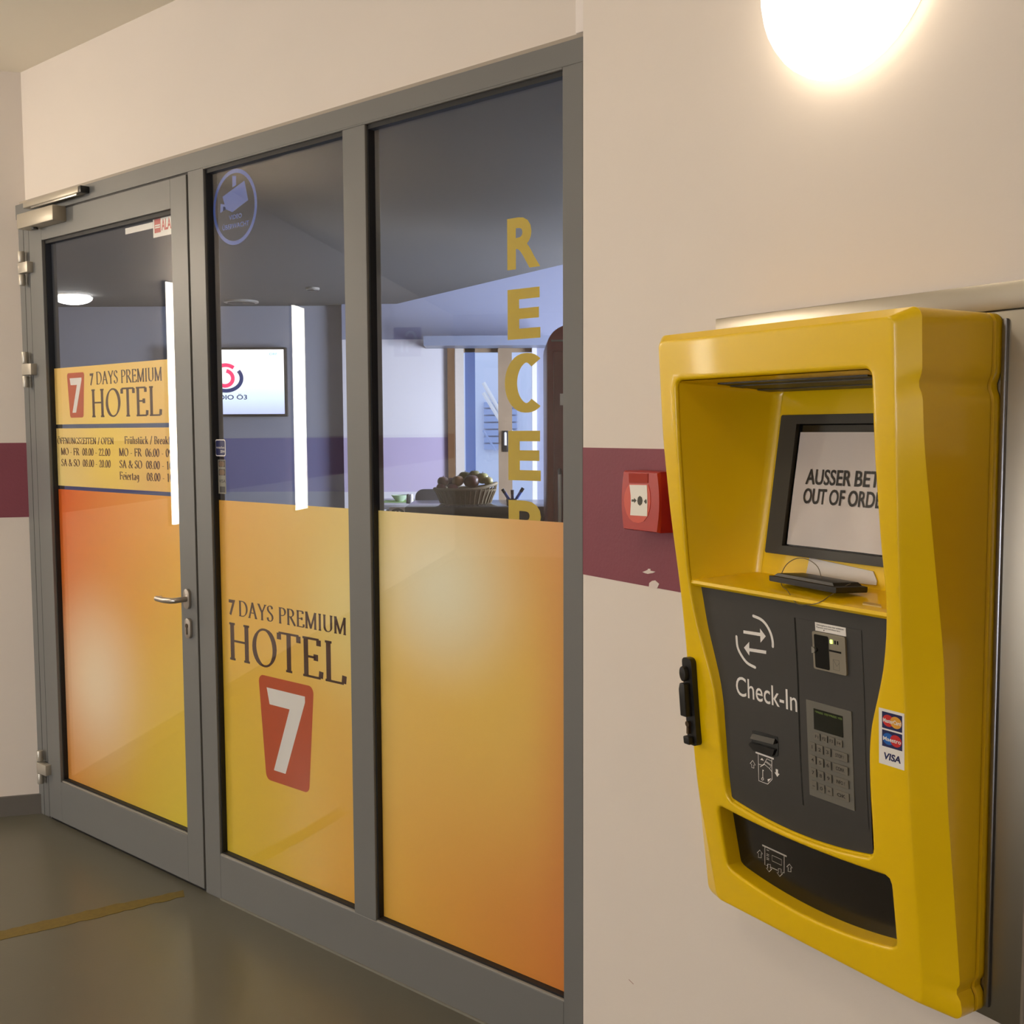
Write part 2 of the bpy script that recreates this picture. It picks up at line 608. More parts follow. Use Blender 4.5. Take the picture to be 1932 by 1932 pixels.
# wall above the glazing
r = root('wall_glazed', FA, -1.35, 0.03, 0)
tag(r, 'white wall above the grey glazed door front', 'wall', kind='structure')
wall_part('wall_face', FA, -2.84, 0.0, 0.03, 0.17, 2.372, ZC, M_wall, r)
wall_part('shadow_joint', FA, -2.71, -0.004, 0.012, 0.12, 2.3585, 2.372, mat('joint_sealant', rgb(168, 156, 140), 0.6, noise=0.1), r)
b = MB(FA)
uc0, _ = px(FA, 1091, 30, 0.02)
uc1, _ = px(FA, 1104, 30, 0.02)
b.box(uc0, 0.012, 0.008, 0.06, 2.372, ZC)
b.build('corner_bead', mat('corner_bead_paint', rgb(238, 228, 220), 0.6, noise=0.03), r, bevel=0.004)

# left wall with band and skirting
r = root('wall_left', FL, -4.0, 0, 0)
tag(r, 'white wall with a burgundy band left of the door', 'wall', kind='structure')
UE = 0.05
wall_part('wall_lower', FL, -9.2, UE, 0.0, TH, 0.0, ZSB, M_wall, r)
wall_part('wall_upper', FL, -9.2, UE, 0.0, TH, ZST, ZC, M_wall, r)
wall_part('painted_band', FL, -9.2, UE - 0.012, -0.001, TH, ZSB, ZST, M_burg, r, None)
wall_part('band_end', FL, UE - 0.012, UE, 0.0, TH, ZSB, ZST, M_wall, r)
bb = wall_part('baseboard_left', FL, -9.2, UE, -0.012, 0.001, 0.0, 0.078, mat('grey_baseboard', rgb(104, 99, 92), 0.45, noise=0.1))
tag(bb, 'low grey baseboard along the left wall', 'baseboard', kind='structure')

# right wall with band; chips in the paint are real plaster islands
r = root('wall_right', FB, 2.0, 0, 0)
tag(r, 'white wall with a burgundy band carrying the yellow kiosk', 'wall', kind='structure')
wall_part('wall_lower', FB, 0.0, 5.1, 0.0, TH, 0.0, ZSB, M_wall, r)
wall_part('wall_upper', FB, 0.0, 5.1, 0.0, TH, ZST, ZC, M_wall, r)
wall_part('painted_band', FB, 0.0, 5.1, -0.001, TH, ZSB, ZST, M_burg, r)


def chips(name, pxs, parent):
    b = MB(FB)
    for P in pxs:
        uv = [px(FB, x, y, -0.001) for x, y in P]
        b.prism(uv, lambda u, z: (u, -0.0018, z), lambda u, z: (u, 0.002, z))
    return b.build(name, mat('bare_plaster', rgb(224, 210, 200), 0.8, noise=0.1), parent, smooth=0)


def z5(pts):
    return [(1090 + x * 0.1656, 820 + y * 0.1656) for x, y in pts]


chips('paint_chip', [z5([(740, 1565), (775, 1552), (800, 1540), (805, 1528), (832, 1530), (830, 1550), (885, 1562), (860, 1576), (800, 1586), (770, 1578)])], r)
chips('paint_chip', [z5([(812, 1745), (818, 1690), (850, 1666), (885, 1660), (930, 1700), (905, 1755)])], r)
chips('paint_chip', [z5([(1143, 1480), (1160, 1500), (1172, 1640), (1180, 1680), (1165, 1665), (1150, 1560)])], r)
# hairline scuffs on the lower wall
b = MB(FB)
b.sheet(pen([px(FB, x, y, -0.001) for x, y in [(1186, 1848), (1190, 1852), (1195, 1857)]], 0.002), lambda u, z: (u, -0.0006, z))
b.build('scuff_mark', mat('scuff_pink', rgb(176, 136, 126), 0.7, noise=0.1), r)

# walls closing the hall behind the camera
hp = [(2.83, -1.76), (1.6, -3.2), (-9.0, -3.4), (-10.62, 1.92)]
for i in range(3):
    (xa, ya), (xb, yb) = hp[i], hp[i + 1]
    L = math.hypot(xb - xa, yb - ya)
    fr = Fr(math.atan2(yb - ya, xb - xa), xa, ya)
    o = wall_part('wall_back' if i == 1 else ('wall_end' if i == 2 else 'wall_corner'), fr, -0.1, L + 0.1, -0.12, 0.0, 0.0, ZC, M_wall)
    tag(o, ['white angled hall wall behind the viewer', 'long white hall wall behind the viewer', 'white end wall far down the hall'][i], 'wall', kind='structure')

# glowing panel with bars, added unseen behind the viewer to light the hall
w4 = root('daylight_panel', FW, -6.9, -3.14, 0.25)
tag(w4, 'unseen glowing panel added behind the viewer as daylight for the hall', 'window', kind='structure')
b = MB()
b.box(-8.6, -5.2, -3.155, -3.14, 0.28, 2.42)
b.build('glow_panel', mat_emit('added_daylight', (0.93, 0.95, 1.0, 1), HALL_FILL), w4, smooth=0)
for bx in ((-8.66, -8.58, 0.22, 2.48), (-5.22, -5.14, 0.22, 2.48), (-6.93, -6.87, 0.28, 2.42), (-8.6, -5.2, 0.22, 0.30), (-8.6, -5.2, 2.40, 2.48)):
    b = MB()
    b.box(bx[0], bx[1], -3.17, -3.11, bx[2], bx[3])
    b.build('frame_bar', M_alu, w4)

# olive tape line on the floor
rt = random.Random(3)
_tx = list(range(-130, 360, 14))
_up = [pz(x, np.interp(x, [-130, 0, 194, 352], [1786, 1757, 1712, 1678.5]) + rt.uniform(-1.2, 1.2)) for x in _tx]
_dn = [pz(x + 2, np.interp(x, [-130, 0, 194, 352], [1804, 1774, 1728.5, 1690]) + rt.uniform(-1.2, 1.2)) for x in _tx]
P = _up + _dn[::-1]
b = MB()
b.prism([(p.x, p.y) for p in P], lambda x, y: (x, y, 0.0012), lambda x, y: (x, y, 0.0))
tag(b.build('floor_tape', mat('olive_tape', rgb(122, 102, 34), 0.7, noise=0.45, nscale=60), smooth=0), 'worn olive-yellow tape line stuck on the floor before the door', 'tape')

# =================================================================== GLAZED FRONT
UL = -2.708
ZT = 2.3588
U2L, U2R, U3L, U3R = -1.4614, -0.8092, -0.7194, -0.0583
UDL, UDR = -2.600, -1.5495
Z3T, Z3B = 2.3004, 0.147
FD = 0.052       # depth of the profiles
fr_root = root('trim_1', FA, -1.35, 0, 0)
tag(fr_root, 'grey aluminium frame holding the door and two fixed panes', 'door frame', kind='structure')
for nm, bx in (('head_rail', (UL, 0.0, 0, FD, 2.305, ZT)), ('hinge_stile', (UL, UDL - 0.009, 0.006, FD, 0, 2.305)),
               ('mullion', (UDR + 0.004, U2L, 0, FD, 0, 2.305)), ('mullion', (U2R, U3L, 0, FD, Z3B, Z3T)), ('wall_stile', (U3R, -0.001, 0, FD, 0, 2.305)),
               ('sill_rail', (U2L, U3R, 0, FD, 0.0, Z3B)), ('head_liner', (U2L, U3R, 0.0, FD, Z3T, 2.306))):
    b = MB(FA)
    b.box(*bx)
    b.build(nm, M_alu, fr_root, bevel=0.0012, seg=1)
b = MB(FA)
b.box(-2.664, -2.662, 0.0052, 0.0062, 0.0, 2.304)
b.build('profile_groove', mat('groove_shadow_grey', rgb(58, 56, 52), 0.6, noise=0.05), fr_root)
b = MB(FA)
b.box(-2.6205, -2.6165, 0.0048, 0.0062, 0.0, 2.304)
b.build('leaf_gap_seal', M_gasket, fr_root)
b = MB(FA)
b.box(U2L, U3R, -0.004, 0.0, 0.0, 0.006)
b.build('floor_sealant', mat('sealant_grey', rgb(132, 128, 116), 0.5, noise=0.2, nscale=60), fr_root)

GY = 0.018      # front face of the glass
GB = 0.0245


def adj(u, z):
    """positions on the glass were measured on a plane 30 mm deep: carry them to the back of the pane"""
    c = FA.I @ CAM
    p = Vector((u, 0.030, z))
    t = (GB - c.y) / (p.y - c.y)
    q = c + (p - c) * t
    return q.x, q.z


def glazing(r, u0, u1, z0, z1):
    """pane, gasket and glazing bead inside an opening"""
    b = MB(FA)
    b.box(u0, u1, GY, GB, z0, z1)
    b.build('glass_pane', M_glass, r, smooth=0)
    g = 0.005
    b = MB(FA)
    b.box(u0, u0 + g, GY - 0.010, GB + 0.006, z0, z1)
    b.box(u1 - 0.004, u1, GY - 0.010, GB + 0.006, z0, z1)
    b.box(u0, u1, GY - 0.010, GB + 0.006, z0, z0 + 0.009)
    b.box(u0, u1, GY - 0.010, GB + 0.006, z1 - 0.012, z1)
    b.build('gasket', M_gasket, r, smooth=0, weld=False)
    b = MB(FA)
    b.box(u0, u1, 0.002, GY - 0.008, z0 - 0.004, z0 + 0.0035)
    b.build('glazing_bead', M_bead, r, smooth=0)


def film(r, u0, u1, z0, z1, m):
    b = MB(FA)
    b.box(u0, u1, GB + 0.0005, GB + 0.0012, adj((u0 + u1) / 2, z0)[1] if z0 > 0.3 else z0, adj((u0 + u1) / 2, z1)[1])
    return b.build('printed_film', m, r, smooth=0)


def on_film(mesh2d, k=0):
    b = MB(FA)
    b.sheet(mesh2d, lambda u, z: (adj(u, z)[0], GB + 0.0003 - k * 0.00015, adj(u, z)[1]))
    return b


def seven(u0, u1, z0, z1):
    """the slanted white figure on the logo tile: top bar and slanting leg"""
    w, h = u1 - u0, z1 - z0
    P = [(0.0, 1.0), (1.0, 1.0), (1.0, 0.93), (0.46, 0.0), (0.15, 0.0), (0.6, 0.80), (0.07, 0.80)]
    return poly2d([(u0 + p[0] * w, z0 + p[1] * h) for p in P])


def logo_tile(u0, u1, z0, z1, taper, r):
    P = []
    w = u1 - u0
    cs = [(u1 - r, z1 - r, 0), (u0 + r, z1 - r, 90), (u0 + taper + r, z0 + r, 180), (u1 - taper - r, z0 + r, 270)]
    for cx, cy, a in cs:
        P += ell(cx, cy, r, r, a, a + 90, 6)
    return poly2d(P)


# ---- window_1: middle pane
w1 = root('window_1', FA, (U2L + U2R) / 2, 0.03, 0.14)
tag(w1, 'middle fixed pane with amber film, hotel lettering and orange seven logo', 'window', kind='structure')
glazing(w1, U2L, U2R, Z3B, Z3T)
uc = (U2L + U2R) / 2
C2 = dict(TL=rgb(242, 176, 62), TR=rgb(244, 212, 116), BL=rgb(240, 206, 54), BR=rgb(246, 180, 66))
m_f2 = mat_film('amber_film_middle', U2L - uc, U2R - uc, Z3B - 0.14, 1.284 - 0.14, **C2,
                blobs=[(-0.20, 0.28, 0.55, 0.5, rgb(238, 200, 56), 0.6), (0.30, 0.85, 0.30, 0.35, rgb(248, 228, 146), 0.7)])
f2 = film(w1, U2L + 0.004, U2R, Z3B, 1.2845, m_f2)
on_film(sans('7', -1.425, -1.390, 0.9245, 0.049, 0.03)).build('lettering', M_brown, f2)
on_film(serif('DAYS PREMIUM', -1.371, -0.862, 0.9255, 0.049)).build('lettering', M_brown, f2)
on_film(serif('HOTEL', -1.425, -0.862, 0.782, 0.118, 0.145)).build('lettering', M_brown, f2)
t7 = on_film(logo_tile(-1.276, -1.012, 0.432, 0.756, 0.026, 0.022)).build('logo_tile', M_orange, f2)
on_film(seven(-1.237, -1.052, 0.468, 0.7205), 1).build('numeral', M_white, t7)

# round camera notice
cu_, cz_ = px(FA, 439, 390, GY)
cr_ = 0.106
b = MB(FA)
b.sheet(pen([(cu_ + cr_ * math.cos(t), cz_ + cr_ * math.sin(t)) for t in [2 * math.pi * i / 48 for i in range(48)]], 0.012, True), lambda u, z: (u, GB + 0.0006, z))
ring = b.build('camera_notice', M_blue, w1)
b = MB(FA)


def z4(pts):
    return [px(FA, 380 + x * 0.17598, 280 + y * 0.17598, GY) for x, y in pts]


for P in ([(205, 515), (440, 340), (480, 550), (310, 680), (240, 650)], [(310, 290), (350, 290), (350, 390), (310, 415)], [(185, 590), (235, 600), (240, 650), (180, 690)]):
    b.sheet(poly2d(z4(P)), lambda u, z: (u, GB + 0.0006, z))
b.build('camera_symbol', M_blue, ring)
b = MB(FA)
b.sheet(sans('VIDEO', cu_ - 0.03, cu_ + 0.035, cz_ - 0.035, 0.013, 0.01), lambda u, z: (u, GB + 0.0006, z))
b.sheet(sans('ÜBERWACHT', cu_ - 0.065, cu_ + 0.07, cz_ - 0.062, 0.014, 0.01), lambda u, z: (u, GB + 0.0006, z))
b.build('lettering', M_blue, ring)
# card stickers on the left edge of the pane
u0, z1 = px(FA, 406, 829, GY)
u1, z0 = px(FA, 426, 861, GY)
b = MB(FA)
b.sheet(poly2d(rrect(u0, u1, z0, z1, 0.008)), lambda u, z: (u, GY - 0.0002, z))
o = b.build('blue_sticker', M_white, w1)
b = MB(FA)
b.sheet(poly2d(rrect(u0 + 0.003, u1 - 0.003, z0 + 0.003, z1 - 0.003, 0.006)), lambda u, z: (u, GY - 0.0004, z))
b.build('sticker_field', M_navy, o)
b = MB(FA)
b.sheet(sans('HolidayCheck', u0 + 0.006, u1 - 0.005, (z0 + z1) / 2 - 0.002, 0.006), lambda u, z: (u, GY - 0.0006, z))
b.sheet(sans('2014', u0 + 0.027, u1 - 0.006, z0 + 0.011, 0.008), lambda u, z: (u, GY - 0.0006, z))
b.build('lettering', M_white, o)
u0, z1 = px(FA, 411, 867, GY)
u1, z0 = px(FA, 427, 932, GY)
b = MB(FA)
b.sheet(poly2d([(u0, z0), (u1, z0), (u1, z1), (u0, z1)]), lambda u, z: (u, GY - 0.0002, z))
o = b.build('card_sticker', mat('faded_sticker', rgb(122, 118, 104), 0.5, noise=0.1), w1)
b = MB(FA)
h = (z1 - z0) / 4
for k in (3, 2):
    b.sheet(poly2d([(u0 + 0.004, z0 + k * h + 0.004), (u1 - 0.003, z0 + k * h + 0.004), (u1 - 0.003, z0 + (k + 1) * h - 0.003), (u0 + 0.004, z0 + (k + 1) * h - 0.003)]), lambda u, z: (u, GY - 0.0004, z))
b.sheet(sans('VISA', u0 + 0.004, u1 - 0.002, z0 + 1.3 * h, 0.010, 0.02), lambda u, z: (u, GY - 0.0004, z))
b.sheet(poly2d([(u0 + 0.008, z0 + 0.004), (u1 - 0.005, z0 + 0.004), (u1 - 0.005, z0 + h - 0.004), (u0 + 0.008, z0 + h - 0.004)]), lambda u, z: (u, GY - 0.0004, z))
b.build('sticker_print', mat('dark_sticker_print', rgb(44, 40, 36), 0.5, noise=0.1), o)
b = MB(FA)
for k, dx in ((3, -0.005), (3, 0.006), (2, -0.005), (2, 0.006)):
    b.sheet(disc2d((u0 + u1) / 2 + dx, z0 + (k + 0.5) * h, 0.009, 0.009, 16), lambda u, z: (u, GY - 0.0006, z))
b.build('sticker_rings', mat('brown_sticker_print', rgb(110, 84, 58), 0.5, noise=0.1), o)

# ---- window_2: right pane
w2 = root('window_2', FA, (U3L + U3R) / 2, 0.03, 0.14)
tag(w2, 'right fixed pane with plain amber film and yellow vertical letters', 'window', kind='structure')
glazing(w2, U3L, U3R, Z3B, Z3T)
uc = (U3L + U3R) / 2
m_f3 = mat_film('amber_film_right', U3L - uc, U3R - uc, Z3B - 0.14, 1.284 - 0.14, TL=rgb(250, 222, 130), TR=rgb(244, 172, 98), BL=rgb(252, 192, 70), BR=rgb(240, 144, 58),
                blobs=[(0.10, 0.70, 0.62, 0.62, rgb(254, 214, 96), 0.75), (-0.09, 0.96, 0.36, 0.34, rgb(255, 246, 212), 0.95), (0.36, 0.6, 0.18, 0.9, rgb(236, 140, 68), 0.55)])
film(w2, U3L + 0.004, U3R, Z3B, 1.2845, m_f3)
for ch, zt, zb in (('R', 2.001, 1.8805), ('E', 1.834, 1.7155), ('C', 1.682, 1.541), ('E', 1.498, 1.379), ('P', 1.331, 1.21)):
    u0, u1 = (-0.262, -0.150) if ch == 'C' else (-0.252, -0.150)
    v, f = text2d(ch, 0.035) if ch != 'C' else join2d([ribbon(ell(0.3, 0.5, 0.235, 0.40, 52, 308, 30), lambda a, c: 0.15 + 0.04 * abs(c))])
    ys = [q[1] for q in v]
    b = MB(FA)
    b.sheet(fit((v, f), u0, u1, zb, zt - zb, min(ys), max(ys)), lambda u, z: (adj(u, z)[0], GB + 0.0018, adj(u, z)[1]))
    b.build('vinyl_letter', M_vinyl, w2)

# ---- door_1
d1 = root('door_1', FA, (UDL + UDR) / 2, 0.0, 0.008)
tag(d1, 'glazed grey door leaf with orange film, opening hours and lever handle', 'door', kind='structure')
DGL, DGR, DGT, DGB = -2.502, -1.640, 2.205, 0.168
LF = -0.004
for nm, bx in (('leaf_stile', (UDL, DGL, LF, FD, 0.012, 2.297)), ('leaf_stile', (DGR, UDR, LF, FD, 0.012, 2.297)), ('leaf_rail', (DGL, DGR, LF, FD, DGT, 2.297)), ('leaf_rail', (DGL, DGR, LF, FD, 0.012, DGB))):
    b = MB(FA)
    b.box(*bx)
    b.build(nm, M_alu, d1, bevel=0.0008, seg=1)
b = MB(FA)
b.box(UDL - 0.004, UDR + 0.005, 0.004, 0.06, 2.2965, 2.3052)
b.box(UDR - 0.001, UDR + 0.005, 0.004, 0.06, 0.0, 2.30)
b.box(UDL - 0.004, UDR, 0.004, 0.06, 0.001, 0.012)
b.box(UDL - 0.010, UDL + 0.002, 0.012, 0.05, 0.001, 2.30)
b.build('door_seal', M_gasket, d1, weld=False)
glazing(d1, DGL, DGR, DGB, DGT)
uc = (UDL + UDR) / 2
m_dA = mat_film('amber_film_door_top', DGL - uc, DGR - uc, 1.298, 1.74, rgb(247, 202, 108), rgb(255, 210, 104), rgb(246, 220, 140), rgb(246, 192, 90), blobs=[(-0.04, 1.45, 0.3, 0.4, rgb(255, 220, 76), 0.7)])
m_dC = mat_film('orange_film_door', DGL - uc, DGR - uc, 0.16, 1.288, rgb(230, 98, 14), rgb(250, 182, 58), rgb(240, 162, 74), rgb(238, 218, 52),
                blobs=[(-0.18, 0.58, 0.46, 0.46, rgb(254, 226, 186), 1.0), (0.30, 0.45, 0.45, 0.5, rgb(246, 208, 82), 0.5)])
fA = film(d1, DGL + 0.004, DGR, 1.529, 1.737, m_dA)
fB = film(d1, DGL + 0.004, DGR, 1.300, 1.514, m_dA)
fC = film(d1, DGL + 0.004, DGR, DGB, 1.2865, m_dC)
t7 = on_film(logo_tile(-2.412, -2.286, 1.553, 1.716, 0.013, 0.011)).build('logo_tile', M_orange, fA)
on_film(seven(-2.393, -2.306, 1.571, 1.697), 1).build('numeral', M_white, t7)
on_film(sans('7', -2.246, -2.219, 1.6665, 0.043, 0.03)).build('lettering', M_brown, fA)
on_film(serif('DAYS PREMIUM', -2.200, -1.774, 1.6685, 0.045)).build('lettering', M_brown, fA)
on_film(serif('HOTEL', -2.238, -1.777, 1.553, 0.099, 0.145)).build('lettering', M_brown, fA)
for body, x0, x1, zb, cap in (('ÖFFNUNGSZEITEN / OPEN', -2.503, -2.096, 1.4565, 0.0235), ('MO - FR  08.00 - 22.00', -2.476, -2.120, 1.415, 0.0265), ('SA & SO  08.00 - 20.00', -2.478, -2.120, 1.374, 0.0265),
                              ('Frühstück / Breakfast', -2.020, -1.690, 1.4585, 0.0265), ('MO - FR  06.00 - 09.00', -2.059, -1.676, 1.416, 0.0275), ('SA & SO  08.00 - 10.00', -2.060, -1.676, 1.3745, 0.0275), ('Feiertag    08.00 - 10.00', -2.060, -1.676, 1.334, 0.0275)):
    on_film(serif(body, x0, x1, zb, cap, 0.19)).build('lettering', M_brown, fB)
# alarm sticker and white strip on the inside of the pane
u0, z1 = px(FA, 288, 407, GB)
u1 = DGR + 0.02
z0 = z1 - 0.072
b = MB(FA)
b.box(u0, u1, GB + 0.0004, GB + 0.001, z0, z1)
st = b.build('alarm_sticker', M_white, d1)
b = MB(FA)
b.sheet(poly2d([(u0 + 0.008, z0 + 0.014), (u0 + 0.046, z0 + 0.014), (u0 + 0.046, z1 - 0.014), (u0 + 0.008, z1 - 0.014)]), lambda u, z: (u, GB + 0.0002, z))
b.sheet(sans('ALARM', u0 + 0.050, u0 + 0.146, z0 + 0.018, 0.036, 0.03), lambda u, z: (u, GB + 0.0002, z))
b.build('lettering', mat('sticker_red', rgb(190, 28, 34), 0.5, noise=0.04), st)
b = MB(FA)
for zz_ in (0.038, 0.031):
    b.sheet(pen([(u0 + 0.012, z0 + zz_), (u0 + 0.042, z0 + zz_)], 0.004), lambda u, z: (u, GB + 0.00005, z))
b.build('lettering', M_white, st)
b = MB(FA)
u0s, _ = px(FA, 236, 430, GB)
b.box(u0s, u0 - 0.001, GB + 0.0004, GB + 0.001, 2.166, 2.186)
b.build('white_strip', M_white, d1)

# hinges
for zt, zb in ((2.18, 2.05), (1.805, 1.668), (0.268, 0.134)):
    b = MB(FA)
    hu = -2.652
    hz = (zt - zb) / 3
    for k, rr in ((0, 0.0125), (1, 0.0135), (2, 0.0125)):
        z0 = zb + k * hz + 0.0015
        b.lathe([(rr * 0.9, 0), (rr, 0.002), (rr, hz - 0.005), (rr * 0.9, hz - 0.003)], (hu + 0.008, -0.014, z0), n=16)
    hg = b.build('hinge', M_hinge, d1)
    b = MB(FA)
    b.box(hu + 0.008, -2.575, -0.027, -0.001, zb + hz + 0.002, zb + 2 * hz - 0.002)
    b.build('hinge_leaf', M_hinge, hg, bevel=0.002)
# door closer: body on the leaf, slide rail on the frame
CLU0, CLU1 = -2.585, -2.325
b = MB(FA)
b.box(CLU0, CLU1 + 0.015, -0.055, -0.003, 2.248, 2.302)
M_closer = mat('closer_silver', rgb(172, 163, 146), 0.4, metal=0.25, noise=0.05)
cl = b.build('door_closer', M_closer, d1, bevel=0.004)
b = MB(FA)
b.lathe([(0.012, 0), (0.012, 0.006), (0.009, 0.008)], (-2.50, -0.028, 2.241), n=14)
b.build('closer_spindle', M_black, cl)
b = MB(FA)
b.box(-2.575, -2.165, -0.034, -0.001, 2.326, 2.347)
sl = b.build('closer_slide_rail', M_closer, d1, bevel=0.002)
b = MB(FA)
b.box(-2.166, -2.148, -0.033, -0.001, 2.325, 2.348)
b.build('rail_end_cap', M_black, sl, bevel=0.002)
b = MB(FA)
b.box(-2.52, -2.18, -0.032, -0.022, 2.318, 2.3265)
b.build('closer_arm', M_chrome, sl, bevel=0.002)
# lever handle and lock
hu, hz = -1.597, 0.962
b = MB(FA)
b.prism([(hu + (q[0]), hz + q[1]) for q in rrect(-0.016, 0.016, -0.033, 0.033, 0.0155)], lambda u, z: (u, -0.014, z), lambda u, z: (u, LF + 0.001, z))
M_lever = mat('lever_steel', rgb(176, 168, 158), 0.3, metal=0.8, noise=0.05)
hp_ = b.build('handle_rose', M_lever, d1, bevel=0.002)
ue, ze = px(FA, 296, 1130, -0.06)
b = MB(FA)
b.tube([(hu, -0.012, hz), (hu, -0.038, hz), (hu - 0.004, -0.050, hz - 0.001), (hu - 0.014, -0.057, hz - 0.002), (hu - 0.06, -0.058, hz - 0.004), (hu - 0.10, -0.058, hz - 0.002), (ue + 0.012, -0.054, ze), (ue, -0.047, ze + 0.002)],
       [0.009, 0.009, 0.0095, 0.0095, 0.0095, 0.009, 0.0085, 0.0075], n=12)
b.build('lever', M_lever, hp_)
b = MB(FA)
b.prism([(hu + 0.003 + q[0], 0.867 + q[1]) for q in rrect(-0.016, 0.016, -0.033, 0.033, 0.0155)], lambda u, z: (u, -0.014, z), lambda u, z: (u, LF + 0.001, z))
lk = b.build('lock_rose', M_lever, d1, bevel=0.002)
b = MB(FA)
b.prism([(hu + 0.002 + 0.0075 * math.cos(t), 0.875 + 0.0075 * math.sin(t)) for t in [2 * math.pi * i / 16 for i in range(16)]], lambda u, z: (u, -0.0155, z), lambda u, z: (u, -0.013, z))
b.box(hu - 0.0015, hu + 0.0055, -0.0155, -0.013, 0.847, 0.872)
b.build('lock_cylinder', mat('worn_brass', rgb(88, 74, 54), 0.4, metal=0.6, noise=0.1), lk, weld=False)

# =================================================================== HALL LAMPS
def dome(name, fr, c, r, d, axis, label, strength, group=None, colr=(1.0, 0.85, 0.66, 1)):
    """opal dome lamp: base ring and glowing shade; axis 'Y' stands out of a wall, 'Z' hangs from a ceiling"""
    t = root(name, fr, *c)
    tag(t, label, 'lamp', group)
    sgn = 1.0 if axis == 'Y' else -1.0
    b = MB(fr)
    b.lathe([(r * 0.90, 0), (r * 0.92, sgn * 0.004), (r * 0.92, sgn * 0.02), (r * 0.90, sgn * 0.022)], c, axis=axis, n=40)
    b.build('lamp_base', M_white, t)
    prof = [(r * 1.0 * math.cos(a), sgn * (0.018 + d * math.sin(a))) for a in [math.pi / 2 * i / 9 for i in range(9)]] + [(0.002, sgn * (0.018 + d))]
    b = MB(fr)
    b.lathe(prof, c, axis=axis, n=40)
    b.build('lamp_shade', mat_emit('glowing_opal_' + name + str(round(strength * 10)), colr, strength), t)
    return t


dome('wall_lamp', FB, (0.756, 0.0, 2.238), 0.172, 0.09, 'Y', 'round glowing opal wall lamp above the yellow kiosk', WALL_LAMP)
for i, (x, y) in enumerate(((-1.1, 1.6), (-4.2, 0.6), (1.0, -1.5), (-7.4, 0.8))):
    dome('ceiling_lamp', FW, (x, y, ZC), 0.17, 0.08, 'Z', 'round opal ceiling lamp in the hall, ' + ['nearest to the glazed door', 'halfway down the hall', 'behind the viewer', 'farthest down the hall'][i], HALL_LAMP, 'ceiling lamps of the hall')
dome('wall_lamp', FL, (-1.49, 0.0, 2.32), 0.12, 0.09, 'Y', 'round opal wall lamp on the left wall between the light strips', SIDE_LAMP)
for u0, u1, z0, z1, lb in ((-1.275, -1.175, 1.04, 2.23, 'tall narrow light strip on the left wall beside the door, mirrored in the door glass'), (-3.27, -3.06, 0.975, 2.325, 'wider tall light strip down the left wall, mirrored in the middle pane')):
    t = root('strip_lamp', FL, (u0 + u1) / 2, 0, z0)
    tag(t, lb, 'lamp', 'tall light strips on the left wall')
    b = MB(FL)
    b.box(u0 - 0.008, u1 + 0.008, -0.016, 0.0, z0 - 0.008, z1 + 0.008)
    b.build('lamp_housing', M_alu, t, bevel=0.002)
    b = MB(FL)
    b.box(u0, u1, -0.024, -0.014, z0, z1)
    b.build('lamp_diffuser', mat_emit('glowing_strip', (1.0, 0.93, 0.80, 1), STRIP_LAMP), t)
# projecting fire sign, seen only mirrored in the right pane
b = MB(FL)
su = -5.75
b.box(su, su + 0.006, -0.30, -0.05, 2.16, 2.42)
sgn_ = tag(b.build('projecting_sign', mat('sign_red', rgb(150, 40, 44), 0.4, noise=0.05)), 'small red projecting sign on the left wall, mirrored in the right pane', 'sign')
b = MB(FL)
b.sheet(pen(ell(-0.205, 2.32, 0.045, 0.06, 20, 320, 16), 0.022), lambda a, c: (su + 0.0065, a, c))
b.sheet(pen([(-0.17, 2.20), (-0.17, 2.30)], 0.022), lambda a, c: (su + 0.0065, a, c))
b.sheet(pen([(-0.125, 2.20), (-0.125, 2.30)], 0.022), lambda a, c: (su + 0.0065, a, c))
b.build('pictogram', M_white, sgn_)
b = MB(FL)
b.box(su - 0.01, su + 0.016, -0.05, 0.0, 2.26, 2.32)
b.build('sign_bracket', M_alu, sgn_)

# =================================================================== FIRE CALL POINT
cp = root('fire_call_point', FB, 0.264, 0.0, 1.29)
tag(cp, 'red fire alarm call point on the burgundy band beside the kiosk', 'fire alarm')
A0, A1, AZ0, AZ1 = 0.205, 0.322, 1.2925, 1.4155
b = MB(FB)
cuv = (A0 + A1) / 2


def cp_ring(u0, u1, z0, z1, y, bow):
    P = []
    n = 8
    for i in range(n + 1):
        z = z0 + (z1 - z0) * i / n
        P.append((u1 + bow * math.sin(math.pi * i / n), y, z))
    for i in range(n + 1):
        z = z1 + (z0 - z1) * i / n
        P.append((u0 - bow * math.sin(math.pi * i / n), y, z))
    return P


b.loft([cp_ring(A0 + 0.004, A1 - 0.004, AZ0 + 0.002, AZ1 - 0.002, -0.001, 0.0), cp_ring(A0 - 0.001, A1 + 0.001, AZ0, AZ1, -0.006, 0.0), cp_ring(A0 + 0.001, A1 - 0.001, AZ0 + 0.0005, AZ1 - 0.0005, -0.040, 0.005), cp_ring(A0 + 0.004, A1 - 0.005, AZ0 + 0.003, AZ1 - 0.003, -0.046, 0.007)], cap0=True, cap1=True)
b.build('housing', M_red, cp, smooth=30)


def zc(x, y, yy=-0.047):
    return px(FB, 1090 + x * 0.1656, 820 + y * 0.1656, yy)


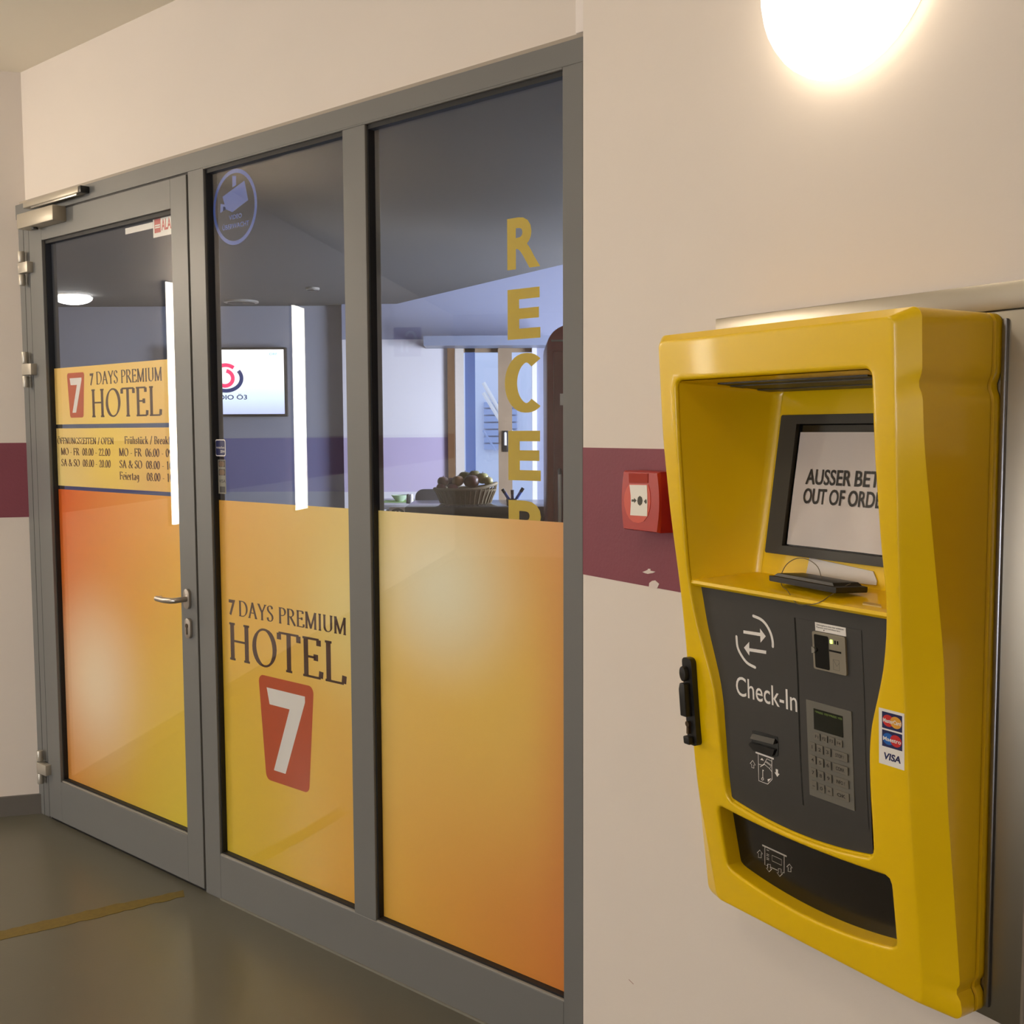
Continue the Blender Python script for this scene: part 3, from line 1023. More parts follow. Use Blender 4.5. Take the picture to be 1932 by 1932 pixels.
b = MB(FB)
ov = [zc(x, y) for x, y in [(590, 560), (560, 600), (535, 660), (525, 740), (533, 820), (555, 900), (585, 955), (630, 995), (690, 1008), (750, 990), (795, 930), (820, 840), (828, 760), (822, 660), (800, 570)]]
b.prism(ov, lambda u, z: (u, -0.0468, z), lambda u, z: (u, -0.0455, z))
b.build('dished_surround', mat('lighter_red', rgb(206, 72, 48), 0.35, noise=0.05), cp, smooth=0)
pl = [zc(x, y) for x, y in [(592, 572), (606, 690), (608, 780), (600, 918), (792, 930), (796, 780), (790, 575)]]
b = MB(FB)
b.prism(pl, lambda u, z: (u, -0.0476, z), lambda u, z: (u, -0.0465, z))
plo = b.build('press_plate', mat('call_plate_white', rgb(232, 226, 214), 0.25, noise=0.05), cp, smooth=0)
b = MB(FB)
fn = lambda u, z: (u, -0.0479, z)
b.sheet(poly2d([zc(x, y) for x, y in [(711, 697), (735, 715), (743, 752), (735, 790), (712, 810), (690, 792), (682, 755), (690, 715)]]), fn)
b.sheet(poly2d([zc(x, y) for x, y in [(617, 738), (645, 738), (645, 720), (675, 750), (647, 782), (647, 764), (617, 764)]]), fn)
b.sheet(poly2d([zc(x, y) for x, y in [(757, 760), (780, 733), (788, 745), (791, 775), (780, 790)]]), fn)
b.build('press_symbol', mat('call_symbol_dark', rgb(62, 58, 44), 0.5, noise=0.05), plo)
b = MB(FB)
b.prism([zc(x, y) for x, y in [(580, 440), (800, 445), (796, 552), (584, 550)]], lambda u, z: (u, -0.0472, z), lambda u, z: (u, -0.0460, z))
b.build('upper_window', mat('clear_red_cover', rgb(170, 70, 56), 0.06, noise=0.05), cp, smooth=0)

# =================================================================== STAINLESS SURROUND
ss = root('steel_surround', FB, 0.85, 0.0, 0.622)
tag(ss, 'brushed stainless steel surround behind the yellow kiosk', 'steel panel')
b = MB(FB)
b.box(0.56, 1.104, -0.010, 0.0, 0.622, 1.667)
b.build('back_plate', M_steel, ss, bevel=0.0015)
b = MB(FB)
b.box(0.448, 1.32, -0.014, 0.0, 1.6675, 1.7065)
b.build('top_strip', M_steel, ss, bevel=0.0012)
b = MB(FB)
b.box(1.0475, 1.056, -0.016, -0.009, 0.64, 1.655)
b.build('edge_flange', mat('flange_steel', rgb(150, 150, 156), 0.3, metal=1.0, noise=0.1), ss, bevel=0.002)

# =================================================================== CHECK-IN KIOSK
KC = 0.7635
_wz = [.60, .62, .70, .85, .97, 1.10, 1.21, 1.35, 1.48, 1.65, 1.70]
_ww = [.072, .076, .090, .119, .135, .147, .161, .180, .194, .205, .207]
_uz = [.60, .70, .85, 1.10, 1.21, 1.35, 1.48, 1.66]
_uh = [.226, .2325, .238, .2375, .2385, .2455, .250, .2515]
_sz = [.60, .664, .852, .963, 1.177, 1.306, 1.484, 1.612, 1.68]
_sw = [.058, .066, .092, .108, .124, .147, .178, .186, .188]
_hz = [.82, .846, .90, .97, 1.02, 1.06, 1.107, 1.15, 1.20, 1.25, 1.34, 1.46, 1.6]
_hh = [.161, .161, .163, .164, .166, .172, .187, .200, .209, .214, .2115, .2095, .2085]


def smooth_table(zs, ws, it=40):
    zz = np.linspace(zs[0], zs[-1], 200)
    w = np.interp(zz, zs, ws)
    for _ in range(it):
        w[1:-1] = (w[:-2] + 2 * w[1:-1] + w[2:]) / 4
    return lambda z: float(np.interp(z, zz, w))


wf = smooth_table(_wz, _ww)
uh = smooth_table(_uz, _uh)
ws_ = smooth_table(_sz, _sw)
hh = smooth_table(_hz, _hh, 20)
KT, KB = 1.652, 0.632
kiosk = root('check_in_kiosk', FB, KC, 0.0, KB)
tag(kiosk, 'yellow wall-mounted check-in kiosk with screen niche and anthracite panel', 'kiosk')


def outline(half, zt, zb, rc, notch=None):
    P = []
    ht, hb = half(zt), half(zb)
    n = 18
    P += [(-ht + rc + (2 * ht - 2 * rc) * i / n, zt) for i in range(n)]
    P += ell(ht - rc, zt - rc, rc, rc, 90, 0, 6)[:-1]
    for i in range(120):
        z = zt - rc + (zb - zt + 2 * rc) * i / 119
        P.append((half(z) - (notch(z) if notch else 0), z))
    P += ell(hb - rc, zb + rc, rc, rc, 0, -90, 6)[1:-1]
    P += [(hb - rc - (2 * hb - 2 * rc) * i / n, zb) for i in range(n)]
    P += ell(-hb + rc, zb + rc, rc, rc, 270, 180, 6)[:-1]
    for i in range(120):
        z = zb + rc - (zb - zt + 2 * rc) * i / 119
        P.append((-half(z), z))
    P += ell(-ht + rc, zt - rc, rc, rc, 180, 90, 6)[1:-1]
    return P


def notch(z):
    return 0.0065 * math.exp(-((z - 1.560) / 0.012) ** 2) + 0.008 * math.exp(-((z - 0.672) / 0.009) ** 2)


def offset_loop(P, d):
    """offset a closed clockwise/counter-clockwise loop outwards by d"""
    n = len(P)
    area = sum(P[i][0] * P[(i + 1) % n][1] - P[(i + 1) % n][0] * P[i][1] for i in range(n))
    s = 1 if area > 0 else -1
    out = []
    for i in range(n):
        a, c = P[i - 1], P[(i + 1) % n]
        dx, dy = c[0] - a[0], c[1] - a[1]
        l = math.hypot(dx, dy) or 1e-9
        out.append((P[i][0] + s * dy / l * d, P[i][1] - s * dx / l * d))
    return out


def resample(P, n):
    P = P + [P[0]]
    s = [0]
    for a, c in zip(P, P[1:]):
        s.append(s[-1] + math.hypot(c[0] - a[0], c[1] - a[1]))
    t = np.linspace(0, s[-1], n + 1)[:-1]
    return list(zip(np.interp(t, s, [p[0] for p in P]), np.interp(t, s, [p[1] for p in P])))


F_loop = outline(uh, KT, KB, 0.012)
S_loop = [(p[0] * (0.268 / 0.2825), p[1]) if p[0] < -0.2 else p for p in outline(lambda z: 0.2825, 1.664, 0.627, 0.016, notch)]
# niche + panel opening
HT = 1.5835


def hbot(u):
    return 0.829 + 0.017 * (u / 0.16) ** 2


H1 = []
rc = 0.012
H1 += [(-0.2085 + rc + (0.417 - 2 * rc) * i / 20, HT) for i in range(20)]
H1 += ell(0.2085 - rc, HT - rc, rc, rc, 90, 0, 6)[:-1]
for i in range(80):
    z = HT - rc + (0.862 - HT + rc) * i / 79
    H1.append((hh(z), z))
H1 += [(0.1585, 0.852)]
H1 += [(0.15 - 0.30 * i / 30, hbot(0.15 - 0.30 * i / 30)) for i in range(31)]
H1 += [(-0.1585, 0.852)]
for i in range(80):
    z = 0.862 - (0.862 - HT + rc) * i / 79
    H1.append((-hh(z), z))
H1 += ell(-0.2085 + rc, HT - rc, rc, rc, 180, 90, 6)[1:-1]
# lower slot
H2 = []
H2 += [(-0.180 + 0.36 * i / 24, 0.817 + 0.009 * ((-0.180 + 0.36 * i / 24) / 0.19) ** 2) for i in range(25)]
H2 += [(0.187, 0.822), (0.1895, 0.814)]
H2 += [(0.1895 - 0.003 * i / 8, 0.805 - 0.085 * i / 8) for i in range(9)]
H2 += [(0.185, 0.712), (0.178, 0.7065)]
H2 += [(0.170 - 0.34 * i / 24, 0.686 + 0.022 * ((0.170 - 0.34 * i / 24) / 0.19) ** 2) for i in range(25)]
H2 += [(-0.178, 0.7065), (-0.185, 0.712)]
H2 += [(-0.1865 - 0.003 * i / 8, 0.72 + 0.085 * i / 8) for i in range(9)]
H2 += [(-0.1895, 0.814), (-0.187, 0.822)]


def on_front(p, dy=0.0):
    return (KC + p[0], -(wf(p[1]) + dy), p[1])


RR = 0.006
F_in = offset_loop(F_loop, -0.005)
b = MB(FB)
# front face triangulated between outline and openings
H1o, H2o = offset_loop(H1, RR), offset_loop(H2, RR)
V2, E2 = [], []
for L_ in (F_in, H1o, H2o):
    k = len(V2)
    V2 += L_
    E2 += [(k + i, k + (i + 1) % len(L_)) for i in range(len(L_))]


def inside(p, L_):
    c = False
    j = len(L_) - 1
    for i in range(len(L_)):
        if (L_[i][1] > p[1]) != (L_[j][1] > p[1]) and p[0] < (L_[j][0] - L_[i][0]) * (p[1] - L_[i][1]) / (L_[j][1] - L_[i][1]) + L_[i][0]:
            c = not c
        j = i
    return c


H1g, H2g, Fg = offset_loop(H1, RR + 0.004), offset_loop(H2, RR + 0.004), offset_loop(F_loop, -0.009)
for i in range(1, 70):
    for j in range(-24, 25):
        p = (j * 0.0103 + (i % 2) * 0.005, KB + i * 0.0146)
        if inside(p, Fg) and not inside(p, H1g) and not inside(p, H2g):
            V2.append(p)
res = delaunay_2d_cdt([Vector(p) for p in V2], E2, [], 0, 1e-6)
vv = [(v.x, v.y) for v in res[0]]
ff = []
for f in res[2]:
    c_ = (sum(vv[i][0] for i in f) / 3, sum(vv[i][1] for i in f) / 3)
    if inside(c_, F_in) and not inside(c_, H1o) and not inside(c_, H2o):
        ff.append(tuple(f))
b.add([on_front(p) for p in vv], ff)


def ringf(P, dy):
    return [on_front(p, dy) for p in P]


def side_ring(t):
    out = []
    for p, q in zip(F_loop, S_loop):
        u, z = p[0] + (q[0] - p[0]) * t, p[1] + (q[1] - p[1]) * t
        w = (wf(p[1]) - 0.001) * (1 - t) + min(ws_(q[1]), wf(p[1]) - 0.006) * t
        out.append((KC + u, -w, z))
    return out


def back_ring(P, w, d=0.0):
    Q = offset_loop(P, d) if d else P
    return [(KC + p[0], -w, p[1]) for p in Q]


side = [ringf(F_in, 0.0), ringf(offset_loop(F_loop, -0.002), -0.0003), ringf(F_loop, -0.001), side_ring(0.10), side_ring(0.5), side_ring(0.92), side_ring(1.0)]
S1 = [(p[0], max(-(ws_(q[1]) * 0.5 + 0.015), p[1]) if False else -(ws_(q[1]) * 0.86), p[2]) for p, q in zip(side_ring(1.0), S_loop)]
side += [S1, back_ring(S_loop, 0.034), back_ring(S_loop, 0.030, -0.003)]
b.loft(side)
for H, dep, inn in ((H1, 0.0, 0.0), (H2, 0.0, 0.0)):
    rings = []
    for a in (0, 22, 45, 68, 90):
        t = math.radians(a)
        rings.append(ringf(offset_loop(H, RR * (1 - math.sin(t))), -RR * (1 - math.cos(t))))
    if H is H1:
        def lip(d0, d1):
            A_, B_ = offset_loop(H, -d0), offset_loop(H, -d1)
            o_ = []
            for p0, p1 in zip(A_, B_):
                t = min(1.0, max(0.0, (p0[1] - 1.222) / 0.012))
                o_.append((p0[0] + (p1[0] - p0[0]) * t, p0[1] + (p1[1] - p0[1]) * t))
            return o_
        rings.append(ringf(lip(0.010, 0.0), -0.019))
        rings.append(ringf(lip(0.011, 0.0), -0.030))
    else:
        rings.append(ringf(offset_loop(H, -0.003), -0.034))
    b.loft(rings)
b.build('shell', M_yellow, kiosk, smooth=28)
b = MB(FB)
b.loft([back_ring(S_loop, 0.0105, -0.004), back_ring(S_loop, 0.012, 0.0), back_ring(S_loop, 0.026, 0.0), back_ring(S_loop, 0.029, -0.003)], cap0=True, cap1=False)
b.loft([back_ring(S_loop, 0.031, -0.006), back_ring(S_loop, 0.024, -0.006)])
b.build('rear_rim', M_yellow, kiosk, smooth=28)

# niche liner
ZSH = 1.2345
nf, nb = [], []
NBH, NZ0, NZ1 = 0.1535, 1.248, 1.566


def back_w(z):
    return 0.060 - (z - 1.25) * 0.150


def NBK(u, z, off=0.0):
    return (KC + u, -(back_w(z) + off), z)


for i in range(25):
    z = ZSH + (HT - 0.012 - ZSH) * i / 24
    nf.append((-hh(z) + 0.0012, z))
    nb.append((-NBH, NZ0 + (NZ1 - NZ0 - 0.008) * i / 24))
nf += [(-0.2055, HT - 0.0045), (-0.199, HT - 0.0014)]
nb += [(-NBH + 0.002, NZ1 - 0.003), (-NBH + 0.006, NZ1)]
for i in range(9):
    nf.append((-0.18 + 0.36 * i / 8, HT - 0.0012))
    nb.append((-NBH + 0.015 + (2 * NBH - 0.03) * i / 8, NZ1))
nf2 = nf + [(-p[0], p[1]) for p in nf[26::-1]]
nb2 = nb + [(-p[0], p[1]) for p in nb[26::-1]]
b = MB(FB)
rings = []
for t in (0.0, 0.06, 0.5, 0.93, 0.985, 1.0):
    ring_ = []
    for p, q in zip(nf2, nb2):
        wp, wq = wf(p[1]) - 0.006, back_w(q[1])
        tt = t
        k = 0.0 if t < 0.98 else (0.004 if t < 0.99 else 0.012)
        u = p[0] + (q[0] - p[0]) * tt
        z = p[1] + (q[1] - p[1]) * tt
        u -= math.copysign(k, u) if abs(u) > 0.02 else 0
        ring_.append((KC + u, -(wp + (wq - wp) * tt), z))
    rings.append(ring_)
b.loft(rings, closed=False)
# back wall of the niche
n_ = 20
bk = [[NBK(-NBH + 2 * NBH * j / 6, NZ0 - 0.004 + (NZ1 + 0.004 - NZ0) * i / n_, -0.0005) for j in range(7)] for i in range(n_ + 1)]
b.loft(bk, closed=False)
b.build('niche', M_yellow, kiosk, smooth=40)
# shelf with rolled front lip
b = MB(FB)
hs = hh(ZSH)
wfr = wf(ZSH)
sh_prof = [(back_w(NZ0) - 0.004, NZ0 + 0.001), (wfr - 0.030, ZSH + 0.0035), (wfr - 0.012, ZSH + 0.002), (wfr - 0.006, ZSH), (wfr - 0.0045, ZSH - 0.005), (wfr - 0.008, ZSH - 0.0095), (wfr - 0.022, ZSH - 0.011), (wfr - 0.03, ZSH - 0.012)]
rings = []
for k, (w, z) in enumerate(sh_prof):
    t = max(0.0, min(1.0, (wfr - w) / (wfr - back_w(NZ0))))
    half = (hs + 0.001) * (1 - t) + NBH * t if k < 2 else hs + 0.001
    rings.append([(KC + half * (-1 + 2 * i / 10), -w, z) for i in range(11)])
b.loft(rings, closed=False)
b.build('shelf', M_yellow, kiosk, smooth=50)

# ---- dark front panel
def poff(z):
    return -0.018 + 0.010 * min(1.0, max(0.0, (1.2 - z) / 0.3))


def PN(u, z, off=0.0):
    return (KC + u, -(wf(z) + poff(z) + off), z)


def kp(x, y, extra=0.0):
    """pixel -> (u, z) on the panel surface, u from the kiosk's centre line"""
    w = 0.14
    for _ in range(30):
        u, z = px(FB, x, y, -w)
        w = wf(z) + poff(z) + extra
    return u - KC, z


def ks(x, y, extra=0.0):
    w = 0.14
    for _ in range(30):
        u, z = px(FB, x, y, -w)
        w = wf(z) + extra
    return u - KC, z


inner = offset_loop(H1, -0.004)


def row_halves(z):
    return hh(z) - 0.006


zt_ = 1.2265
SEAM = 0.0185


def panel_strip(name, ua, ub, y_extra):
    """one dark plate: rows from the curved lower edge to the shelf; ua/ub are functions of z or None for the opening's edge"""
    b = MB(FB)
    rows = []
    nu = 16
    N = 40
    for i in range(N + 1):
        row = []
        for j in range(nu + 1):
            t = j / nu
            z = 0.86 + (zt_ - 0.86) * i / N
            ha = row_halves(z)
            u = (ua if ua is not None else -ha) + ((ub if ub is not None else ha) - (ua if ua is not None else -ha)) * t
            if i == 0:
                z = hbot(u) + 0.004
            row.append(PN(u, z, y_extra))
        rows.append(row)
    b.loft(rows, closed=False)
    return b.build(name, M_dark, kiosk, smooth=50)


pnl = panel_strip('front_panel', None, None, 0.0)
RPZ0, RPZ1 = 0.887, 1.1985
b = MB(FB)
rows = []
for i in range(31):
    z = RPZ0 + (RPZ1 - RPZ0) * i / 30
    rows.append([PN(SEAM + 0.0015 + (0.150 - SEAM) * j / 8, z, 0.0008) for j in range(9)])
b.loft(rows, closed=False)
b.loft([[PN(SEAM + 0.0015, RPZ0 + (RPZ1 - RPZ0) * i / 30, 0.0008) for i in range(31)], [PN(SEAM + 0.0015, RPZ0 + (RPZ1 - RPZ0) * i / 30, -0.002) for i in range(31)]], closed=False)
b.loft([[PN(SEAM + 0.0015 + (0.150 - SEAM) * j / 8, RPZ1, 0.0008) for j in range(9)], [PN(SEAM + 0.0015 + (0.150 - SEAM) * j / 8, RPZ1, -0.002) for j in range(9)]], closed=False)
acc = b.build('reader_panel', M_dark, kiosk, smooth=40)
b = MB(FB)
b.loft([[PN(SEAM - 0.0025, RPZ1 - (RPZ1 - RPZ0) * i / 20, 0.0005) for i in range(21)], [PN(SEAM + 0.0018, RPZ1 - (RPZ1 - RPZ0) * i / 20, 0.0005) for i in range(21)]], closed=False)
b.build('panel_seam', M_blackg, kiosk)


def panel_print(m2, extra=0.0004, mb=None):
    b = mb or MB(FB)
    b.sheet(m2, lambda u, z: PN(u, z, extra))
    return b


def zk(pts):      # pixels of a 400 px crop shown at 1932
    return [kp(1330 + x * 0.20704, 1110 + y * 0.20704) for x, y in pts]


def smooth_pts(P, n=5):
    out = []
    for i in range(len(P) - 1):
        p0, p1, p2, p3 = P[max(i - 1, 0)], P[i], P[i + 1], P[min(i + 2, len(P) - 1)]
        for k in range(n):
            t = k / n
            out.append(tuple(0.5 * ((2 * p1[c]) + (-p0[c] + p2[c]) * t + (2 * p0[c] - 5 * p1[c] + 4 * p2[c] - p3[c]) * t * t + (-p0[c] + 3 * p1[c] - 3 * p2[c] + p3[c]) * t ** 3) for c in (0, 1)))
    return out + [P[-1]]


b = MB(FB)
for arc in ([(443, 252), (510, 282), (560, 332), (600, 408), (618, 480), (620, 530)], [(289, 440), (298, 530), (330, 604), (385, 678), (458, 720)]):
    pp = smooth_pts(zk(arc))
    panel_print(pen(pp, 0.0050), mb=b)
    for e in (pp[0], pp[-1]):
        panel_print(disc2d(e[0], e[1], 0.0025, 0.0025, 10), mb=b)
panel_print(poly2d(zk([(352, 382), (505, 405), (503, 365), (556, 437), (508, 495), (506, 436), (352, 410)])), mb=b)
panel_print(poly2d(zk([(560, 568), (405, 545), (405, 487), (357, 540), (406, 613), (407, 574), (559, 598)])), mb=b)
b.build('transfer_symbol', M_white, pnl)
c0 = kp(1330 + 288 * 0.20704, 1110 + 975 * 0.20704)
c1 = kp(1330 + 843 * 0.20704, 1110 + 1116 * 0.20704)
panel_print(sans('Check-In', c0[0], c1[0], (c0[1] + c1[1]) / 2 - 0.0005, 0.0335, 0.004)).build('lettering', M_white, pnl)


def z8(pts):
    return [kp(1260 + x * 0.15528, 1220 + y * 0.15528) for x, y in pts]


LW_ = 0.0011
b = MB(FB)
panel_print(pen(z8([(1068, 1283), (1290, 1364)]), 0.0030), mb=b)
panel_print(pen(z8([(1100, 1308), (1104, 1500), (1107, 1628), (1215, 1670), (1270, 1612), (1266, 1480), (1266, 1365)]), LW_), mb=b)
panel_print(poly2d(z8([(1146, 1352), (1126, 1374), (1170, 1386)])), mb=b)
panel_print(pen(z8([(1155, 1495), (1156, 1592)]), LW_ * 1.2), mb=b)
panel_print(pen(z8([(1153 + 13 * math.cos(t), 1608 + 13 * math.sin(t)) for t in [i * math.pi / 6 for i in range(12)]]), LW_, True), mb=b)
panel_print(pen(z8([(1157, 1500), (1168, 1508)]), LW_ * 1.5), mb=b)
panel_print(pen(z8([(1033, 1382), (1066, 1442), (1046, 1438), (1048, 1476), (1022, 1470), (1020, 1430), (1002, 1420)]), LW_, True), mb=b)
panel_print(poly2d(z8([(1312, 1485), (1340, 1494), (1341, 1540), (1360, 1548), (1331, 1582), (1299, 1524), (1316, 1530)])), mb=b)
for L_ in ([(1106, 1428), (1150, 1440), (1172, 1425), (1205, 1362), (1264, 1392)], [(1172, 1425), (1238, 1482), (1262, 1440), (1200, 1395)], [(1125, 1460), (1175, 1430)], [(1238, 1482), (1266, 1520)], [(1190, 1400), (1250, 1445)]):
    panel_print(pen(z8(L_), LW_ * 0.9), mb=b)
panel_print(poly2d(z8([(1214, 1610), (1262, 1600), (1218, 1645)])), mb=b)
b.build('card_pictogram', M_white, pnl)
# card slot with hood
b = MB(FB)
sl_out = smooth_pts(z8([(1030, 1045), (1045, 1018), (1180, 1050), (1310, 1088), (1340, 1120), (1345, 1290), (1318, 1338), (1200, 1310), (1060, 1262), (1003, 1190), (1028, 1130), (1030, 1045)]), 3)[:-1]
b.prism(sl_out, lambda u, z: PN(u, z, 0.0010), lambda u, z: PN(u, z, -0.004))
slot = b.build('card_slot', M_blackg, pnl, smooth=0)
b = MB(FB)
hd = z8([(1040, 1055), (1310, 1122), (1318, 1180), (1035, 1108)])
b.prism(hd, lambda u, z: PN(u, z, 0.0075 if z < hd[0][1] - 0.003 else 0.002), lambda u, z: PN(u, z, 0.0))
b.build('slot_hood', mat('slot_hood_grey', rgb(44, 42, 38), 0.35, noise=0.1), slot, smooth=0)
b = MB(FB)
lip = z8([(1003, 1190), (1060, 1262), (1290, 1325), (1318, 1250), (1020, 1160)])
b.prism(lip, lambda u, z: PN(u, z, 0.0045), lambda u, z: PN(u, z, 0.0))
b.build('slot_lip', M_black, slot, smooth=0)

# ---- card reader on the right plate
AX = 0.0008


def RP(u, z, e):
    return PN(u, z, AX + e)


def plate(m2pts, e0, e1, name, m, parent, bevel=0.0, smooth=0):
    b = MB(FB)
    b.prism(m2pts, lambda u, z: RP(u, z, e1), lambda u, z: RP(u, z, e0))
    return b.build(name, m, parent, smooth=smooth, bevel=bevel)


R0, R1, RZ0, RZ1 = 0.0565, 0.1225, 1.1230, 1.1835
M_reader = mat('reader_silver', rgb(150, 141, 124), 0.38, metal=0.35, noise=0.06)
rd = plate(rrect(R0, R1, RZ0, RZ1, 0.003), -0.001, 0.004, 'card_reader', M_reader, kiosk, 0.0006)
plate(rrect(R0 + 0.0045, R0 + 0.0335, RZ0 + 0.003, RZ1 - 0.004, 0.0025), 0.0041, 0.0046, 'card_mouth', M_blackg, rd)
plate([(R0 + 0.0015 + 0.007 * math.cos(t), RZ0 + 0.031 + 0.005 * math.sin(t)) for t in [-math.pi / 2 + math.pi * i / 8 for i in range(9)]], 0.004, 0.0085, 'thumb_notch', M_chrome, rd)
plate([(R0 + 0.034, RZ0 + 0.0335), (R1 - 0.008, RZ0 + 0.0335), (R1 - 0.008, RZ0 + 0.0365), (R0 + 0.034, RZ0 + 0.0365)], 0.0038, 0.0043, 'chip_groove', M_blackg, rd)
plate(rrect(R0 + 0.037, R0 + 0.0415, RZ1 - 0.014, RZ1 - 0.008, 0.001), 0.004, 0.0048, 'green_light', mat_emit('green_led', (0.55, 1.0, 0.05, 1), 2.2), rd)
for du in (0.0455, 0.0505):
    plate(rrect(R0 + du, R0 + du + 0.0025, RZ1 - 0.014, RZ1 - 0.008, 0.0008), 0.004, 0.0044, 'status_light', M_blackg, rd)
b = MB(FB)
b.sheet(pen([(R0 + 0.041, RZ0 + 0.006), (R0 + 0.053, RZ0 + 0.006), (R0 + 0.053, RZ0 + 0.022), (R0 + 0.041, RZ0 + 0.022)], 0.0009, True), lambda u, z: RP(u, z, 0.0042))
b.sheet(pen([(R0 + 0.041, RZ0 + 0.022), (R0 + 0.048, RZ0 + 0.012), (R0 + 0.053, RZ0 + 0.018)], 0.0009), lambda u, z: RP(u, z, 0.0042))
b.build('card_symbol', mat('engraved_grey', rgb(104, 98, 86), 0.5, noise=0.1), rd)
lb = plate([(R0 + 0.0045, RZ1 + 0.001), (R1, RZ1 + 0.001), (R1, RZ1 + 0.0145), (R0 + 0.0045, RZ1 + 0.0145)], 0.0, 0.0008, 'reader_label', M_white, rd)
b = MB(FB)
b.sheet(sans('Zahlungskarte bitte hier einführen', R0 + 0.0075, R1 - 0.004, RZ1 + 0.0100, 0.0022, 0.01), lambda u, z: RP(u, z, 0.0011))
b.sheet(sans('Payment card introduce here', R0 + 0.0075, R1 - 0.011, RZ1 + 0.0062, 0.0022, 0.01), lambda u, z: RP(u, z, 0.0011))
b.sheet(poly2d([(R0 + 0.021, RZ1 + 0.0045), (R0 + 0.024, RZ1 + 0.0045), (R0 + 0.0225, RZ1 + 0.0025)]), lambda u, z: RP(u, z, 0.0011))
b.build('label_print', M_ink, lb)

# ---- keypad
M_pad = mat('keypad_grey', rgb(118, 114, 104), 0.42, metal=0.25, noise=0.06)
K0, K1, KZ0, KZ1 = 0.0355, 0.1275, 0.9105, 1.0685
kpd = plate(rrect(K0, K1, KZ0, KZ1, 0.001), -0.001, 0.0020, 'keypad', M_pad, kiosk, 0.0004)
D0, D1, DZ0, DZ1 = 0.0515, 0.1105, 1.0235, 1.0575
dsp = plate(rrect(D0, D1, DZ0, DZ1, 0.0005), 0.0, 0.0024, 'keypad_display', mat('lcd_dark', rgb(26, 28, 18), 0.15, noise=0.05), kpd)
b = MB(FB)
b.sheet(sans('*PRESS YES*PRESS YES', D0 + 0.003, D1 - 0.001, DZ1 - 0.0062, 0.0030), lambda u, z: RP(u, z, 0.0026))
b.build('display_text', mat('lcd_text', rgb(92, 108, 46), 0.4, emis=(0.4, 0.6, 0.1, 1), estr=0.08), dsp)


def keyquad(xs, ys, w, h):
    return rrect(xs, xs + w, ys - h, ys, 0.0006, 2)


keys = []
for i in range(4):
    keys.append((D0 + 0.0005 + i * 0.0150, 1.0185, 0.0118, 0.0112, 'F%d' % (i + 1)))
lab = [['1', '2', '3', 'STOP /'], ['4', '5', '6', 'CORR'], ['7', '8', '9', 'INFO ?'], ['-', '0', '+', 'OK']]
for rI in range(4):
    for cI in range(4):
        x = K0 + 0.0060 + cI * 0.0158
        w = 0.0120 if cI < 3 else 0.0300
        keys.append((x, 1.0005 - rI * 0.0212 - (0.001 if cI else 0), w, 0.0135, lab[rI][cI]))
for (x, y, w, h, s_) in keys:
    k_ = plate(keyquad(x, y, w, h), 0.0018, 0.0036, 'key', mat('key_metal', rgb(126, 120, 108), 0.35, metal=0.35, noise=0.06), kpd, 0.0005)
b = MB(FB)
for (x, y, w, h, s_) in keys:
    hw = (0.0006 if s_ == '1' else min(w * 0.30, 0.0025)) if len(s_) == 1 else w * 0.28
    cx = x + w / 2
    b.sheet(sans(s_, cx - hw, cx + hw, y - h * 0.72, h * 0.42 if s_ not in '-' else h * 0.42, 0.01), lambda u, z: RP(u, z, 0.0038))
b.build('key_lettering', M_ink, kpd)

# ---- lower output slot
def SB(u, z, off):
    return (KC + u, -(wf(z) + off), z)


b = MB(FB)
inn = offset_loop(H2, 0.004)
b.prism(inn, lambda u, z: SB(u, z, -0.032), lambda u, z: SB(u, z, -0.040))
tray = b.build('output_slot', mat('slot_black', rgb(26, 22, 17), 0.22, noise=0.15, nscale=15), kiosk, smooth=0)


def zs(pts):
    return [ks(1260 + x * 0.34783, 1450 + y * 0.34783, -0.032) for x, y in pts]


b = MB(FB)
fnp = lambda u, z: SB(u, z, -0.0316)
b.sheet(pen(zs([(513, 415), (645, 476)]), 0.0030), fnp)
b.sheet(pen(zs([(527, 425), (527, 522), (545, 528)]), 0.0013), fnp)
b.sheet(pen(zs([(632, 472), (632, 566), (622, 564)]), 0.0013), fnp)
b.sheet(pen(zs([(560, 536), (596, 552)]), 0.0013), fnp)
for (cx, cy, up) in ((500, 464, 1), (661, 540, 1), (550, 538, -1), (608, 563, -1)):
    q = [(0, -22), (15, 0), (7, -2), (8, 20), (-8, 18), (-7, -4), (-15, -7)]
    b.sheet(pen(zs([(cx + (x_ if up > 0 else -x_), cy + (y_ if up > 0 else -y_)) for x_, y_ in q]), 0.0012, True), fnp)
for yy in (440, 462, 470, 482, 490):
    b.sheet(pen(zs([(536, yy), (550, yy + 6)]), 0.0010), fnp)
b.sheet(pen(zs([(566, 470), (618, 494), (618, 525), (566, 500)]), 0.0008, True), fnp)
b.build('paper_pictogram', mat('faded_white_print', rgb(186, 180, 170), 0.5, noise=0.05), tray)

# ---- screen in the niche
def kn(x, y, off=0.0):
    w = 0.03
    for _ in range(30):
        u, z = px(FB, x, y, -w)
        w = back_w(z) + off
    return u - KC, z


